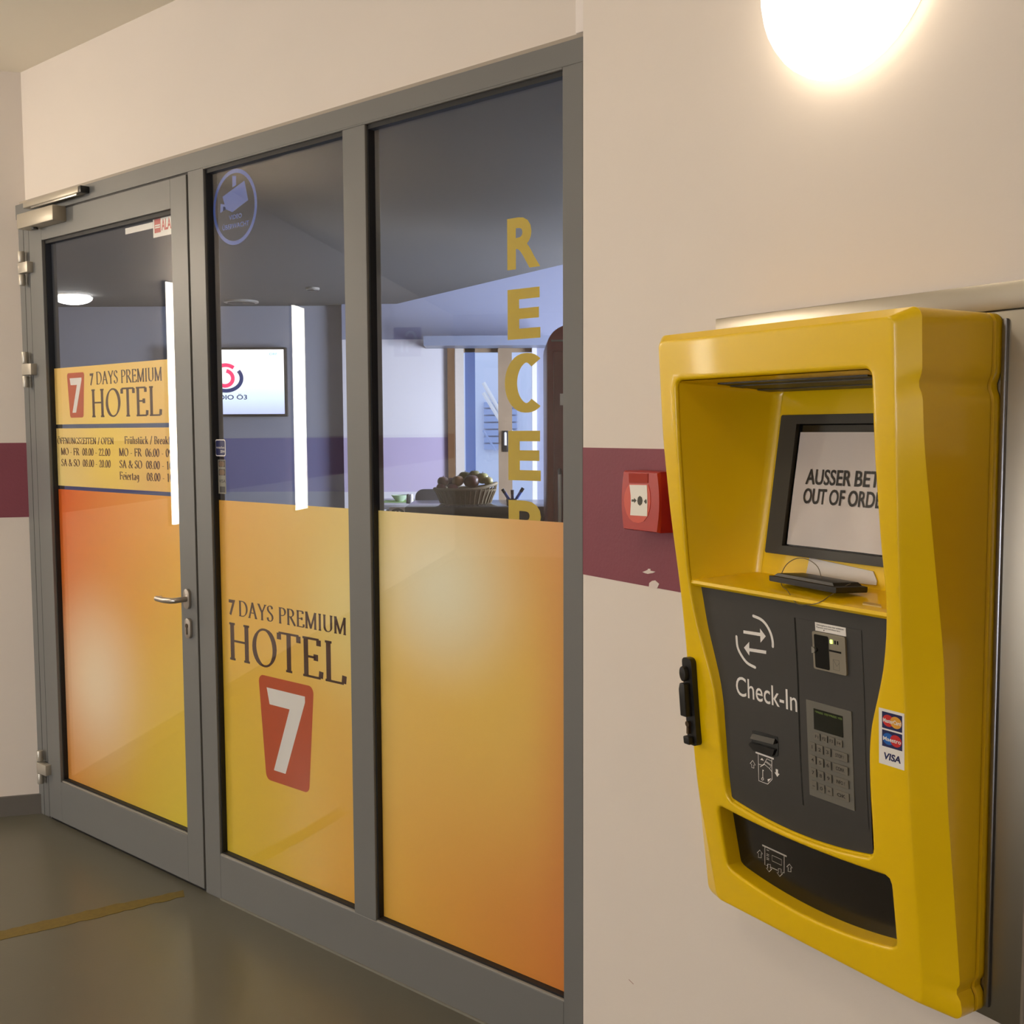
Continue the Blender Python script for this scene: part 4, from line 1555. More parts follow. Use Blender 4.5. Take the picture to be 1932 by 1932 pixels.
BZ = 0.009
bl = kn(1441, 1042, BZ)
tl = kn(1475, 783, BZ)
bu = (bl[0] + tl[0]) / 2
bz0, bz1 = bl[1], tl[1]
il = kn(1474.5, 1029, BZ)
it = kn(1503, 800, BZ)
iu = (il[0] + it[0]) / 2
iz0, iz1 = il[1], it[1]
b = MB(FB)
oo = rrect(bu, 0.150, bz0, bz1, 0.003, 3)
ii = rrect(iu, 0.132, iz0, iz1, 0.0008, 3)
b.loft([[NBK(p[0], p[1], -0.002) for p in oo], [NBK(p[0], p[1], BZ - 0.001) for p in oo], [NBK(p[0] * 0.996, (p[1] - (bz0 + bz1) / 2) * 0.995 + (bz0 + bz1) / 2, BZ) for p in oo], [NBK(p[0], p[1], BZ) for p in ii], [NBK(p[0], p[1], -0.001) for p in ii]])
bez = b.build('screen_bezel', mat('bezel_anthracite', rgb(54, 51, 44), 0.5, noise=0.1), kiosk, smooth=30)
b = MB(FB)
b.prism(ii, lambda u, z: NBK(u, z, 0.0008), lambda u, z: NBK(u, z, -0.0006))
scr = b.build('screen', M_blackg, bez, smooth=0)
pt = kn(1510.5, 816, 0.001)
pb = kn(1485, 1027, 0.001)
pu = (pt[0] + pb[0]) / 2
b = MB(FB)
rows = []
for i in range(13):
    row = []
    for j in range(13):
        u = pu + (0.126 - pu) * j / 12
        z = pb[1] + 0.0005 + (pt[1] - pb[1]) * i / 12
        row.append(NBK(u, z, 0.0016 + 0.0009 * math.sin(j * 1.3 + i * 0.35) * math.exp(-i / 8.0)))
    rows.append(row)
b.loft(rows, closed=False)
sheet_ = b.build('notice_sheet', mat('notice_paper', rgb(206, 196, 190), 0.32, noise=0.05, nscale=10, bump=0.6, bscale=26), scr, smooth=60)
b = MB(FB)


def zn(x, y):
    return kn(1400 + x * 0.24845, 680 + y * 0.24845, 0.003)


fnn = lambda u, z: NBK(u, z, 0.0028)
a0, a1 = zn(478, 940), zn(822, 946)
sx = (a1[0] - a0[0])
b.sheet(sans('AUSSER', a0[0], a1[0], (a0[1] + a1[1]) / 2 - 0.001, 0.0255, 0.018), fnn)
a2 = zn(850, 948)
b.sheet(sans('BETRIEB', a2[0], a2[0] + sx * 1.12, (a0[1] + a1[1]) / 2 - 0.001, 0.0255, 0.018), fnn)
o0, o1 = zn(458, 1083), zn(632, 1088)
b.sheet(sans('OUT', o0[0], o1[0], (o0[1] + o1[1]) / 2 - 0.001, 0.0255, 0.018), fnn)
o2, o3 = zn(655, 1090), zn(770, 1094)
b.sheet(sans('OF', o2[0], o3[0], (o0[1] + o1[1]) / 2 - 0.001, 0.0255, 0.018), fnn)
o4 = zn(797, 1100)
b.sheet(sans('ORDER', o4[0], o4[0] + sx * 0.86, (o0[1] + o1[1]) / 2 - 0.001, 0.0255, 0.018), fnn)
b.build('lettering', M_ink, scr)
# torn label below the screen, glue patch
b = MB(FB)
tp = [kn(*p, 0.001) for p in [(1528, 1052), (1648, 1078), (1655, 1096), (1654, 1104), (1600, 1098), (1521, 1086)]]
b.prism(tp, lambda u, z: NBK(u, z, 0.0022), lambda u, z: NBK(u, z, 0.0002))
b.build('torn_label', M_paper, kiosk, smooth=0)
b = MB(FB)
zsh = ZSH + 0.0036


def ksh(x, y):
    p = FB.I @ pz(x, y, zsh)
    return p.x - KC, p.y


gp = [ksh(*p) for p in [(1627, 1140), (1640, 1123), (1662, 1122), (1660, 1133), (1663, 1146)]]
b.prism(gp, lambda u, y: (KC + u, y, zsh + 0.0012), lambda u, y: (KC + u, y, zsh - 0.004))
b.build('glue_patch', mat('dried_glue', rgb(206, 178, 108), 0.4, noise=0.2, nscale=90), kiosk, smooth=0)
# ventilation grille in the niche ceiling
b = MB(FB)


def kcl(x, y):
    p = FB.I @ pz(x, y, 1.5755)
    return p.x - KC, p.y


g0, g1 = kcl(1393, 723.5), kcl(1441, 733)
gy0, gy1 = min(g0[1], g1[1]), max(g0[1], g1[1])
gu = (g0[0] + g1[0]) / 2
gu = max(gu, -0.16)


def NCL(w):
    """height of the niche ceiling at distance w from the wall"""
    t = (wf(HT) - 0.010 - w) / (wf(HT) - 0.010 - back_w(NZ1))
    return HT - 0.003 + (NZ1 - HT + 0.003) * t


b = MB(FB)
vs0 = [(gu, gy0), (-gu, gy0), (-gu, gy1), (gu, gy1)]
b.prism(vs0, lambda u, y: (KC + u, y, NCL(-y) - 0.0012), lambda u, y: (KC + u, y, NCL(-y) + 0.004))
gr = b.build('vent_grille', M_black, kiosk, smooth=0)
for k in range(3):
    ya = gy0 + (gy1 - gy0) * (0.12 + 0.31 * k)
    yb = ya + (gy1 - gy0) * 0.14
    b = MB(FB)
    b.prism([(gu + 0.004, ya), (-gu - 0.004, ya), (-gu - 0.004, yb), (gu + 0.004, yb)], lambda u, y: (KC + u, y, NCL(-y) - 0.0030), lambda u, y: (KC + u, y, NCL(-y) - 0.0005))
    b.build('vent_slat', mat('slat_grey', rgb(66, 60, 48), 0.45, noise=0.1), gr, smooth=0)

# ---- lock handle on the left edge
lt, lb_ = ks(1316, 1246), ks(1318, 1398)
lu = -0.226
M_lock = mat('lock_black', rgb(30, 28, 26), 0.45, noise=0.15, nscale=30)
zt2, zb2 = ks(1310, 1241)[1], ks(1318, 1405)[1]
b = MB(FB)
prof = rrect(lu - 0.0115, lu + 0.0135, zb2, zt2, 0.009, 4)
b.prism(prof, lambda u, z: SB(u, z, 0.012), lambda u, z: SB(u, z, -0.006))
lk = b.build('swing_handle_plate', M_lock, kiosk, smooth=40)
b = MB(FB)
L0 = zb2 + (zt2 - zb2) * 0.34
L1 = zb2 + (zt2 - zb2) * 0.72
P = [(lu - 0.010, L0), (lu + 0.006, L0), (lu + 0.006, L1), (lu - 0.006, L1), (lu - 0.010, L1 - 0.012)]
b.prism(P, lambda u, z: SB(u, z, 0.026), lambda u, z: SB(u, z, 0.003))
b.build('swing_lever', M_lock, lk, bevel=0.002)
b = MB(FB)
b.prism([(lu - 0.002 + 0.0085 * math.cos(t), zb2 + (zt2 - zb2) * 0.82 + 0.014 * math.sin(t)) for t in [2 * math.pi * i / 16 for i in range(16)]], lambda u, z: SB(u, z, 0.022), lambda u, z: SB(u, z, 0.003))
b.build('lever_pivot', M_lock, lk, bevel=0.002)
b = MB(FB)
b.prism(rrect(lu - 0.010, lu + 0.006, zb2 + 0.003, zb2 + (zt2 - zb2) * 0.11, 0.003), lambda u, z: SB(u, z, 0.024), lambda u, z: SB(u, z, 0.003))
b.build('plate_foot', M_lock, lk, bevel=0.002)
b = MB(FB)
ccz = zb2 + (zt2 - zb2) * 0.245
b.prism([(lu - 0.003 + 0.005 * math.cos(t), ccz + 0.0055 * math.sin(t)) for t in [2 * math.pi * i / 14 for i in range(14)]], lambda u, z: SB(u, z, 0.0175), lambda u, z: SB(u, z, 0.003))
b.box(KC + lu - 0.0055, KC + lu - 0.0005, -(wf(ccz) + 0.0165), -(wf(ccz) + 0.002), ccz - 0.018, ccz)
b.build('key_cylinder', mat('lock_brass', rgb(96, 78, 58), 0.35, metal=0.6, noise=0.1), lk, weld=False)

# ---- payment sticker
q = [ks(*p) for p in [(1660, 1337), (1708, 1345), (1705, 1454), (1657, 1438)]]
s0 = (q[0][0] + q[3][0]) / 2
s1 = (q[1][0] + q[2][0]) / 2
z1_ = (q[0][1] + q[1][1]) / 2
z0_ = (q[2][1] + q[3][1]) / 2


def ST(e):
    return lambda a, c: SB(s0 + (s1 - s0) * a + 0.0035 * (c - 0.5) * 1.2, z0_ + (z1_ - z0_) * c, 0.0003 + e * 0.0002)


def sbox(a0, a1, c0, c1):
    return poly2d([(a0, c0), (a1, c0), (a1, c1), (a0, c1)])


b = MB(FB)
b.sheet(sbox(0, 1, 0, 1), ST(0))
stk = b.build('payment_sticker', M_white, kiosk)
for c0_, ca, cb, word in ((0.655, rgb(206, 40, 34), rgb(226, 160, 50), 'MasterCard'), (0.33, rgb(24, 96, 176), rgb(206, 40, 40), 'Maestro')):
    b = MB(FB)
    b.sheet(sbox(0.13, 0.92, c0_, c0_ + 0.295), ST(1))
    fld = b.build('sticker_field', M_navy, stk)
    for cx, cc, lay in ((0.38, ca, 2), (0.68, cb, 3)):
        b = MB(FB)
        b.sheet(disc2d(cx, c0_ + 0.148, 0.225, 0.105, 24), ST(lay))
        b.build('sticker_disc', mat('sticker_disc_%d_%s' % (lay, word), cc, 0.5, noise=0.03), fld)
    b = MB(FB)
    b.sheet(sans(word, 0.18, 0.88, c0_ + 0.112, 0.072, 0.02), ST(4))
    b.build('lettering', M_white, fld)
b = MB(FB)
v_ = sans('VISA', 0.16, 0.86, 0.10, 0.125, 0.035)
v_ = ([(x_ + (y_ - 0.10) * 0.35, y_) for x_, y_ in v_[0]], v_[1])
b.sheet(v_, ST(1))
b.build('lettering', M_navy, stk)

# =================================================================== BLACK CARD HOLDER ON THE SHELF
h0 = [ksh(*p) for p in [(1450, 1108), (1577, 1131), (1637, 1112), (1500, 1089)]]
hold = root('card_holder', FB, KC + 0.03, h0[0][1], ZSH + 0.004)
tag(hold, 'flat black plastic holder lying on the kiosk shelf with a loose wire loop', 'holder')


def zlev(w):
    t = (wfr - w) / (wfr - back_w(NZ0))
    return ZSH + 0.0035 + (NZ0 - ZSH - 0.0025) * max(0.0, min(1.0, t)) + 0.0006


ha = [(px(FB, X_, Y_, y_)[0] - KC, y_) for X_, Y_, y_ in ((1451, 1106, -0.122), (1577, 1126, -0.140), (1637, 1106, -0.094), (1508, 1090, -0.076))]
cxh = sum(p[0] for p in ha) / 4
cyh = sum(p[1] for p in ha) / 4


def hscale(s):
    return [(cxh + (p[0] - cxh) * s, cyh + (p[1] - cyh) * s) for p in ha]


ZTOP = max(zlev(0.08), zlev(0.148))
b = MB(FB)
b.loft([[(KC + p[0], p[1], ZTOP) for p in hscale(0.985)], [(KC + p[0], p[1], ZTOP + 0.002) for p in hscale(1.0)], [(KC + p[0], p[1], ZTOP + 0.009) for p in hscale(1.0)], [(KC + p[0], p[1], ZTOP + 0.010) for p in hscale(0.93)]], cap0=True, cap1=True)
b.build('holder_base', M_black, hold, smooth=20)
b = MB(FB)
b.loft([[(KC + p[0], p[1], ZTOP + 0.0095) for p in hscale(0.9)], [(KC + p[0], p[1], ZTOP + 0.0145) for p in hscale(0.82)], [(KC + p[0], p[1], ZTOP + 0.015) for p in hscale(0.74)]], cap0=True, cap1=True)
b.build('holder_lid', M_black, hold, smooth=20)
b = MB(FB)
wy = cyh - 0.01
WP = []
for X, Y in [(1550, 1092), (1543, 1070), (1525, 1056), (1505, 1053), (1485, 1064), (1474, 1085), (1475, 1105), (1486, 1126), (1502, 1138), (1522, 1141), (1545, 1137), (1566, 1124), (1590, 1108), (1608, 1100)]:
    yy = -0.112 if Y < 1100 else -0.112 - 0.05 * min(1.0, (Y - 1100) / 38.0)
    u, z = px(FB, X, Y, yy)
    WP.append((u, yy, max(z, ZSH + 0.006) if yy > -0.15 else z))
WP3 = []
for i in range(len(WP) - 1):
    p0, p1, p2, p3 = WP[max(i - 1, 0)], WP[i], WP[i + 1], WP[min(i + 2, len(WP) - 1)]
    for k in range(4):
        t = k / 4
        WP3.append(tuple(0.5 * ((2 * p1[c]) + (-p0[c] + p2[c]) * t + (2 * p0[c] - 5 * p1[c] + 4 * p2[c] - p3[c]) * t * t + (-p0[c] + 3 * p1[c] - 3 * p2[c] + p3[c]) * t ** 3) for c in range(3)))
b.tube(WP3, 0.0007, n=6)
b.build('wire_loop', mat('grey_wire', rgb(120, 108, 88), 0.4, metal=0.5, noise=0.1), hold)

# =================================================================== RECEPTION BEHIND THE GLASS
RC = 2.45
RPOLY = [(-1.90, 4.345), (0.19, 2.535), (0.30, 2.56), (1.66, 0.42), (1.66, 8.7), (-4.8, 8.7), (-4.8, 3.64)]
b = MB()
b.prism(RPOLY, lambda x, y: (x, y, 0.0), lambda x, y: (x, y, -0.08))
tag(b.build('floor_reception', mat('reception_floor', rgb(108, 100, 92), 0.35, noise=0.15, nscale=2), smooth=0), 'grey floor of the reception behind the glass', 'floor', kind='structure')
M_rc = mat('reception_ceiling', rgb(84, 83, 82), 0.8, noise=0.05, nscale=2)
RC2 = 2.80
pA, pB = pz(720, 580, RC), pz(1058, 500, RC)
dv = (pB - pA).normalized()
pR = pA + dv * ((1.70 - pA.x) / dv.x)
pL = pA + dv * ((8.72 - pA.y) / dv.y)
rc_ = root('ceiling_reception', FW, -1.0, 6.0, RC)
tag(rc_, 'grey stepped ceiling of the reception behind the glass', 'ceiling', kind='structure')
b = MB()
b.prism([(-1.90, 4.345), (0.19, 2.535), (0.30, 2.56), (1.70, 0.38), (pR.x, pR.y), (pL.x, pL.y), (-4.8, 8.72), (-4.8, 3.64)], lambda x, y: (x, y, RC), lambda x, y: (x, y, RC2 + 0.1))
b.build('lower_ceiling', M_rc, rc_, smooth=0)
b = MB()
b.prism([(pR.x, pR.y), (1.70, 8.72), (pL.x, pL.y)], lambda x, y: (x, y, RC2), lambda x, y: (x, y, RC2 + 0.1))
b.build('raised_ceiling', mat('raised_ceiling_white', rgb(226, 228, 234), 0.8, noise=0.03), rc_, smooth=0)
M_rw = mat('reception_wall_dimmed', rgb(158, 161, 174), 0.75, noise=0.04, nscale=3)  # greyer than the pier: its weaker light is put into the colour
M_rb = mat('reception_band_purple', rgb(138, 138, 172), 0.65, noise=0.06, nscale=5)  # bluish light of the room put into the purple
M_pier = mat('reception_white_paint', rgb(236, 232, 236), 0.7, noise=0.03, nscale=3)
M_pb = mat('reception_band_lilac', rgb(206, 192, 220), 0.65, noise=0.04, nscale=5)  # paler copy of the purple band, window light put into its colour
RST, RSB = 1.447, 1.035


def banded(name, label, x0, x1, y0, y1, top, m, mb_):
    r = root(name, FW, (x0 + x1) / 2, y0, 0)
    tag(r, label, 'wall', kind='structure')
    for nm, z0, z1, mm in (('wall_lower', 0, RSB, m), ('painted_band', RSB, RST, mb_), ('wall_upper', RST, top, m)):
        bb_ = MB()
        bb_.box(x0, x1, y0, y1, z0, z1)
        bb_.build(nm, mm, r)
    return r


def X(p, Y, y=750):
    return pY(p, y, Y).x


YP = 8.4
xpl, xpr = X(647, YP), X(845, YP)
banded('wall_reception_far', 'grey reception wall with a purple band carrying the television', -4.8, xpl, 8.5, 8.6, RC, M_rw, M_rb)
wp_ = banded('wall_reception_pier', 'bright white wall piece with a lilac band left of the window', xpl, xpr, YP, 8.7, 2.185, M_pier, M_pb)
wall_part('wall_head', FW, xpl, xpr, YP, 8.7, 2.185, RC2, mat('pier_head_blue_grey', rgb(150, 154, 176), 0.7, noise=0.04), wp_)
tag(wall_part('wall_reception_left', FW, -4.9, -4.8, 3.5, 8.6, 0, RC, M_rw), 'left wall of the reception', 'wall', kind='structure')
xwr = X(1012, YP)
r = root('wall_reception_window', FW, 0.6, YP, 0)
tag(r, 'reception wall around the window with wooden frame', 'wall', kind='structure')
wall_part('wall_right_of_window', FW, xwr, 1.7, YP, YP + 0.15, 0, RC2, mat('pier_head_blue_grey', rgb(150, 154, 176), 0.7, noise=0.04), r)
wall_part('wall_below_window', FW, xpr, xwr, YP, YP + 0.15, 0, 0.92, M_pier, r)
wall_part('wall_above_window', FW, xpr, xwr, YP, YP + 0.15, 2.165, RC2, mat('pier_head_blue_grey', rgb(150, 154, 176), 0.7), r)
# right wall with an unseen opening and area light, added to brighten the room
r = root('wall_reception_right', FW, 1.66, 5.0, 0)
tag(r, 'right wall of the reception with an unseen opening added for light', 'wall', kind='structure')
for nm, y0, y1, z0, z1 in (('wall_before_opening', 0.3, 5.7, 0, RC2), ('wall_after_opening', 7.3, 8.7, 0, RC2), ('wall_below_window', 5.7, 7.3, 0, 0.85), ('wall_above_window', 5.7, 7.3, 2.2, RC2)):
    wall_part(nm, FW, 1.66, 1.76, y0, y1, z0, z1, M_pier, r)
al = bpy.data.lights.new('added_side_daylight', 'AREA')
al.shape = 'RECTANGLE'
al.size, al.size_y = 1.55, 1.3
al.energy = SIDE_FILL
al.color = (0.74, 0.82, 1.0)
ao = bpy.data.objects.new('added_side_daylight', al)
ao.matrix_world = Matrix.Translation((1.72, 6.5, 1.53)) @ Matrix.Rotation(math.radians(90), 4, 'Y')
COL.objects.link(ao)
# duct-like metal strip over the window
b = MB()
b.box(X(800, 8.1), X(1040, 8.1), 8.1, YP, 2.115, 2.185)
tag(b.build('window_pelmet', mat('blue_grey_metal', rgb(128, 136, 158), 0.4, noise=0.08)), 'blue-grey pelmet box above the reception window', 'pelmet')

# ---- window with wooden frame
w3 = root('window_3', FW, X(930, YP), YP, 0.92)
tag(w3, 'reception window with brown wooden frame and a stair outside', 'window', kind='structure')
M_wood = mat('brown_wood', rgb(128, 92, 56), 0.5, noise=0.3, nscale=14)
M_tan = mat('tan_wood', rgb(164, 140, 112), 0.5, noise=0.25, nscale=14)
for nm, p0, p1, y0, y1, m in (('frame_jamb', 845, 858, YP - 0.03, YP + 0.14, M_wood), ('curtain', 859, 875, YP + 0.02, YP + 0.05, mat('white_curtain', rgb(222, 214, 204), 0.8, noise=0.1, nscale=40)),
                              ('side_pane_strip', 877, 896, YP + 0.06, YP + 0.12, mat('blue_pane_reflection', rgb(92, 112, 160), 0.4, noise=0.05)), ('mullion', 940, 966, YP - 0.01, YP + 0.12, M_tan), ('frame_jamb', 1004, 1013, YP - 0.02, YP + 0.14, M_pier)):  # blue strip: reflection of the side pane put into its colour
    b = MB()
    b.box(X(p0, YP), X(p1, YP), y0, y1, 0.92, 2.165)
    b.build(nm, m, w3)
b = MB()
b.box(X(858, YP), X(1004, YP), YP + 0.06, YP + 0.10, 2.09, 2.165)
b.build('head_rail', M_tan, w3)
b = MB()
b.box(X(845, YP), X(1013, YP), YP - 0.08, YP + 0.14, 0.90, 0.935)
b.build('window_sill', M_pier, w3)
for p0, p1 in ((896, 940), (966, 1004)):
    b = MB()
    b.box(X(p0, YP), X(p1, YP), YP + 0.09, YP + 0.096, 0.93, 2.095)
    b.build('glass_pane', M_glass, w3, smooth=0)
hx, hzz = X(953, YP), pY(953, 825, YP).z
b = MB()
b.box(hx - 0.022, hx + 0.022, YP - 0.022, YP - 0.01, hzz - 0.11, hzz + 0.05)
wh = b.build('handle_plate', M_black, w3, bevel=0.004)
b = MB()
b.tube([(hx, YP - 0.02, hzz + 0.03), (hx, YP - 0.06, hzz + 0.03), (hx, YP - 0.065, hzz + 0.02), (hx, YP - 0.065, hzz - 0.06)], 0.010, n=8)
b.build('window_handle', M_white, wh)

# ---- outside
b = MB()
b.box(-14, 14, 8.75, 40, -0.3, -0.1)
tag(b.build('ground_outside', mat('pale_concrete', rgb(226, 226, 228), 0.8, noise=0.1)), 'pale paved ground outside the reception window', 'ground', kind='structure')
YB = 13.0
sb = root('stair_building', FW, X(940, YB), YB, -0.1)
tag(sb, 'pale blue building with an outside stair beyond the window', 'building')
M_fac = mat('pale_blue_render', rgb(214, 218, 230), 0.7, noise=0.05)
b = MB()
b.box(X(820, YB), X(1120, YB), YB, YB + 0.5, -0.1, 3.4)
b.build('wall', M_fac, sb)
M_board = mat('grey_blue_board', rgb(158, 174, 208), 0.6, noise=0.06)
zt0, zb0 = pY(925, 756, YB).z, pY(925, 848, YB).z
for i in range(7):
    z0 = zb0 + (zt0 - zb0) * i / 7
    b = MB()
    b.box(X(913, YB), X(975, YB), YB - 0.05, YB, z0, z0 + (zt0 - zb0) / 7 - 0.018)
    b.build('board', M_board, sb)
for (xa, ya, xb, yb) in ((912, 722, 948, 785), (912, 741, 948, 800)):
    p, q_ = pY(xa, ya, YB - 0.5), pY(xb, yb, YB - 0.5)
    b = MB()
    b.tube([p, q_, q_ + (q_ - p) * 0.8], 0.022, n=8)
    b.build('stair_rail', M_white, sb)
p, q_ = pY(912, 812, YB - 0.3), pY(935, 850, YB - 0.3)
b = MB()
b.tube([p, q_], 0.015, n=6)
b.build('stair_rail', M_board, sb)

# ---- television
YT = 8.47
tx1 = X(543, YT)
tzt, tzb = pY(543, 656, YT).z, pY(541, 786, YT).z
tcx = X(432, YT)
tx0 = 2 * tcx - tx1
tv = root('television', FW, tcx, YT, tzb)
tag(tv, 'flat television on the far reception wall showing a radio logo', 'television')
b = MB()
b.box(tx0, tx1, YT - 0.045, YT + 0.01, tzb, tzt)
cs_ = b.build('casing', M_black, tv, bevel=0.004)
b = MB()
b.box(tcx - 0.15, tcx + 0.15, YT + 0.005, 8.5, (tzt + tzb) / 2 - 0.1, (tzt + tzb) / 2 + 0.1)
b.build('wall_bracket', M_black, tv)
m = bpy.data.materials.new('television_picture')
m.use_nodes = True
nt = m.node_tree
nt.nodes.clear()
out = nt.nodes.new('ShaderNodeOutputMaterial')
em = nt.nodes.new('ShaderNodeEmission')
tc = nt.nodes.new('ShaderNodeTexCoord')
sp = nt.nodes.new('ShaderNodeSeparateXYZ')
nt.links.new(tc.outputs['Generated'], sp.inputs[0])
cr = nt.nodes.new('ShaderNodeValToRGB')
cr.color_ramp.elements[0].color = rgb(186, 196, 250)
cr.color_ramp.elements[1].color = rgb(255, 255, 255)
cr.color_ramp.elements[1].position = 0.6
e = cr.color_ramp.elements.new(0.35)
e.color = rgb(225, 245, 255)
nt.links.new(sp.outputs[2], cr.inputs[0])
nt.links.new(cr.outputs[0], em.inputs[0])
em.inputs[1].default_value = 0.80
nt.links.new(em.outputs[0], out.inputs[0])
m_tv = m
b = MB()
b.box(tx0 + 0.016, tx1 - 0.016, YT - 0.0462, YT - 0.044, tzb + 0.02, tzt - 0.016)
sc_ = b.build('screen', m_tv, tv, smooth=0)
tvf = lambda x, z: (x, YT - 0.0466, z)
lcx, lcz = X(390 + 192 * 0.20704, YT), pY(432, 600 + 552 * 0.20704, YT).z
k = 0.20704 * YT / FPX


def m_print(name, c):
    return mat(name, c, 0.5, emis=c, estr=0.75, noise=0.02)


b = MB()
b.sheet(pen(ell(lcx, lcz, 118 * k, 118 * k, 160, 52, 20), 34 * k), tvf)
b.sheet(pen(ell(lcx - 8 * k, lcz + 0 * k, 72 * k, 68 * k, 78, -120, 20), 34 * k), tvf)
b.build('logo_arc', m_print('screen_red', rgb(226, 48, 96)), sc_)
b = MB()
b.sheet(pen(ell(lcx, lcz, 142 * k, 112 * k, 36, -150, 26), 34 * k), tvf)
b.build('logo_arc', m_print('screen_navy', rgb(28, 40, 88)), sc_)
b = MB()
tzl = pY(430, 600 + 745 * 0.20704, YT).z
b.sheet(sans('RADIO Ö3', X(390 + 30 * 0.207, YT), X(469, YT), tzl, 42 * k, 0.02), tvf)
b.build('lettering', m_print('screen_navy', rgb(28, 40, 88)), sc_)
b = MB()
b.sheet(sans('ORF', X(512, YT), X(527, YT), pY(520, 671, YT).z, 22 * k, 0.03), tvf)
b.build('lettering', m_print('screen_grey', rgb(150, 190, 196)), sc_)

# ---- ceiling fittings of the reception
p = pz(137, 556, RC)
dome('reception_lamp', FW, (p.x, p.y, RC), 0.13, 0.05, 'Z', 'lit round ceiling lamp in the reception seen through the door', 7.0, colr=(1.0, 0.98, 0.95, 1))
for (x_, y_, rr, lb_) in ((455, 568, 0.125, 'larger round dark ceiling vent in the reception'), (590, 543, 0.045, 'small round dark ceiling vent in the reception')):
    p = pz(x_, y_, RC)
    v_ = root('ceiling_vent', FW, p.x, p.y, RC)
    tag(v_, lb_, 'vent', 'round vents in the reception ceiling')
    b = MB()
    b.lathe([(rr, 0), (rr, -0.012), (rr * 0.8, -0.016)], (p.x, p.y, RC), n=28)
    b.build('vent_ring', M_bead, v_)
    b = MB()
    b.lathe([(rr * 0.8, -0.0155), (rr * 0.78, -0.02), (rr * 0.3, -0.024)], (p.x, p.y, RC), n=28)
    b.build('vent_disc', M_black, v_)

# ---- counter
CT = 1.10
cx0 = pz(777, 947, CT).x
ctr = root('reception_counter', FW, 0.0, 5.8, 0)
tag(ctr, 'dark reception counter carrying the fruit basket', 'counter')
b = MB()
b.box(cx0 + 0.02, 0.75, 5.82, 6.26, 0, CT - 0.04)
b.build('counter_body', mat('dark_counter', rgb(34, 28, 25), 0.4, noise=0.2, nscale=8), ctr)
b = MB()
b.box(cx0, 0.78, 5.77, 6.34, CT - 0.04, CT)
b.build('worktop', mat('dark_worktop', rgb(66, 62, 62), 0.18, noise=0.15, nscale=8), ctr, bevel=0.004)
b = MB()
b.box(cx0 - 0.30, cx0 - 0.01, 5.6, 6.2, 0, 0.98)
low = tag(b.build('side_desk', mat('dark_desk', rgb(40, 34, 32), 0.4, noise=0.2, nscale=8)), 'low dark desk left of the reception counter', 'desk')
px0, px1 = X(731, 5.8), X(764, 5.8)
b = MB()
b.box(px0, px1, 5.8, 5.806, 0.981, pY(748, 957, 5.8).z)
cd_ = tag(b.build('desk_card', M_white), 'white card with a dark ring standing on the low desk', 'card')
b = MB()
zc_ = pY(748, 972, 5.8).z
b.sheet(pen(ell((px0 + px1) / 2, zc_, 0.034, 0.030, 0, 360, 24), 0.013), lambda x, z: (x, 5.7994, z))
b.sheet(pen([((px0 + px1) / 2, zc_), ((px0 + px1) / 2, zc_ + 0.03)], 0.011), lambda x, z: (x, 5.7994, z))
b.build('ring_print', M_black, cd_)

# ---- fruit basket
YBK = 6.03
bx = X(877, YBK)
bs = root('fruit_basket', FW, bx, YBK, CT)
tag(bs, 'oval wicker basket of fruit on the reception counter', 'basket')
M_wick = mat('wicker', rgb(138, 122, 90), 0.7, noise=0.35, nscale=60, bump=0.8, bscale=120)
b = MB()
prof = [(0.133, 0.0), (0.137, 0.008), (0.146, 0.034), (0.160, 0.064), (0.172, 0.080), (0.164, 0.079), (0.150, 0.06), (0.132, 0.014), (0.05, 0.008)]
b.lathe(prof, (bx, YBK, CT + 0.001), n=40, sy=0.72)
b.build('basket_body', M_wick, bs)
b = MB()
b.tube([(bx + 0.170 * math.cos(t), YBK + 0.170 * 0.72 * math.sin(t), CT + 0.081 + 0.030 * max(0.0, math.cos(t)) ** 2) for t in [2 * math.pi * i / 40 for i in range(40)]], 0.0085, n=8, closed=True)
b.build('basket_rim', M_wick, bs)
for i in range(36):
    t = 2 * math.pi * i / 36
    if math.sin(t) > 0.3:
        continue
    b = MB()
    b.tube([(bx + r_ * math.cos(t), YBK + 0.72 * r_ * math.sin(t), CT + 0.001 + z_) for r_, z_ in ((0.1375, 0.003), (0.148, 0.034), (0.162, 0.064), (0.171, 0.077 + 0.030 * max(0.0, math.cos(t)) ** 2))], 0.0042, n=5)
    b.build('wicker_rib', M_wick, bs)
cols = [rgb(104, 66, 42), rgb(96, 46, 38), rgb(150, 112, 64), rgb(128, 122, 70), rgb(86, 52, 34), rgb(130, 124, 74), rgb(164, 160, 96), rgb(172, 164, 110), rgb(124, 74, 56), rgb(116, 60, 48)]
nm_ = ['brown', 'dark red', 'amber', 'olive green', 'dark brown', 'muted olive', 'yellow-green', 'cream yellow', 'dull pink', 'rust red']
pos = [(655, 1505, 40, -0.02), (712, 1512, 40, 0.02), (772, 1500, 42, -0.03), (828, 1470, 46, 0.045), (880, 1505, 55, -0.03), (905, 1455, 40, 0.03), (968, 1478, 44, 0.01), (1012, 1500, 34, -0.02), (640, 1552, 34, -0.03), (735, 1556, 38, -0.04)]
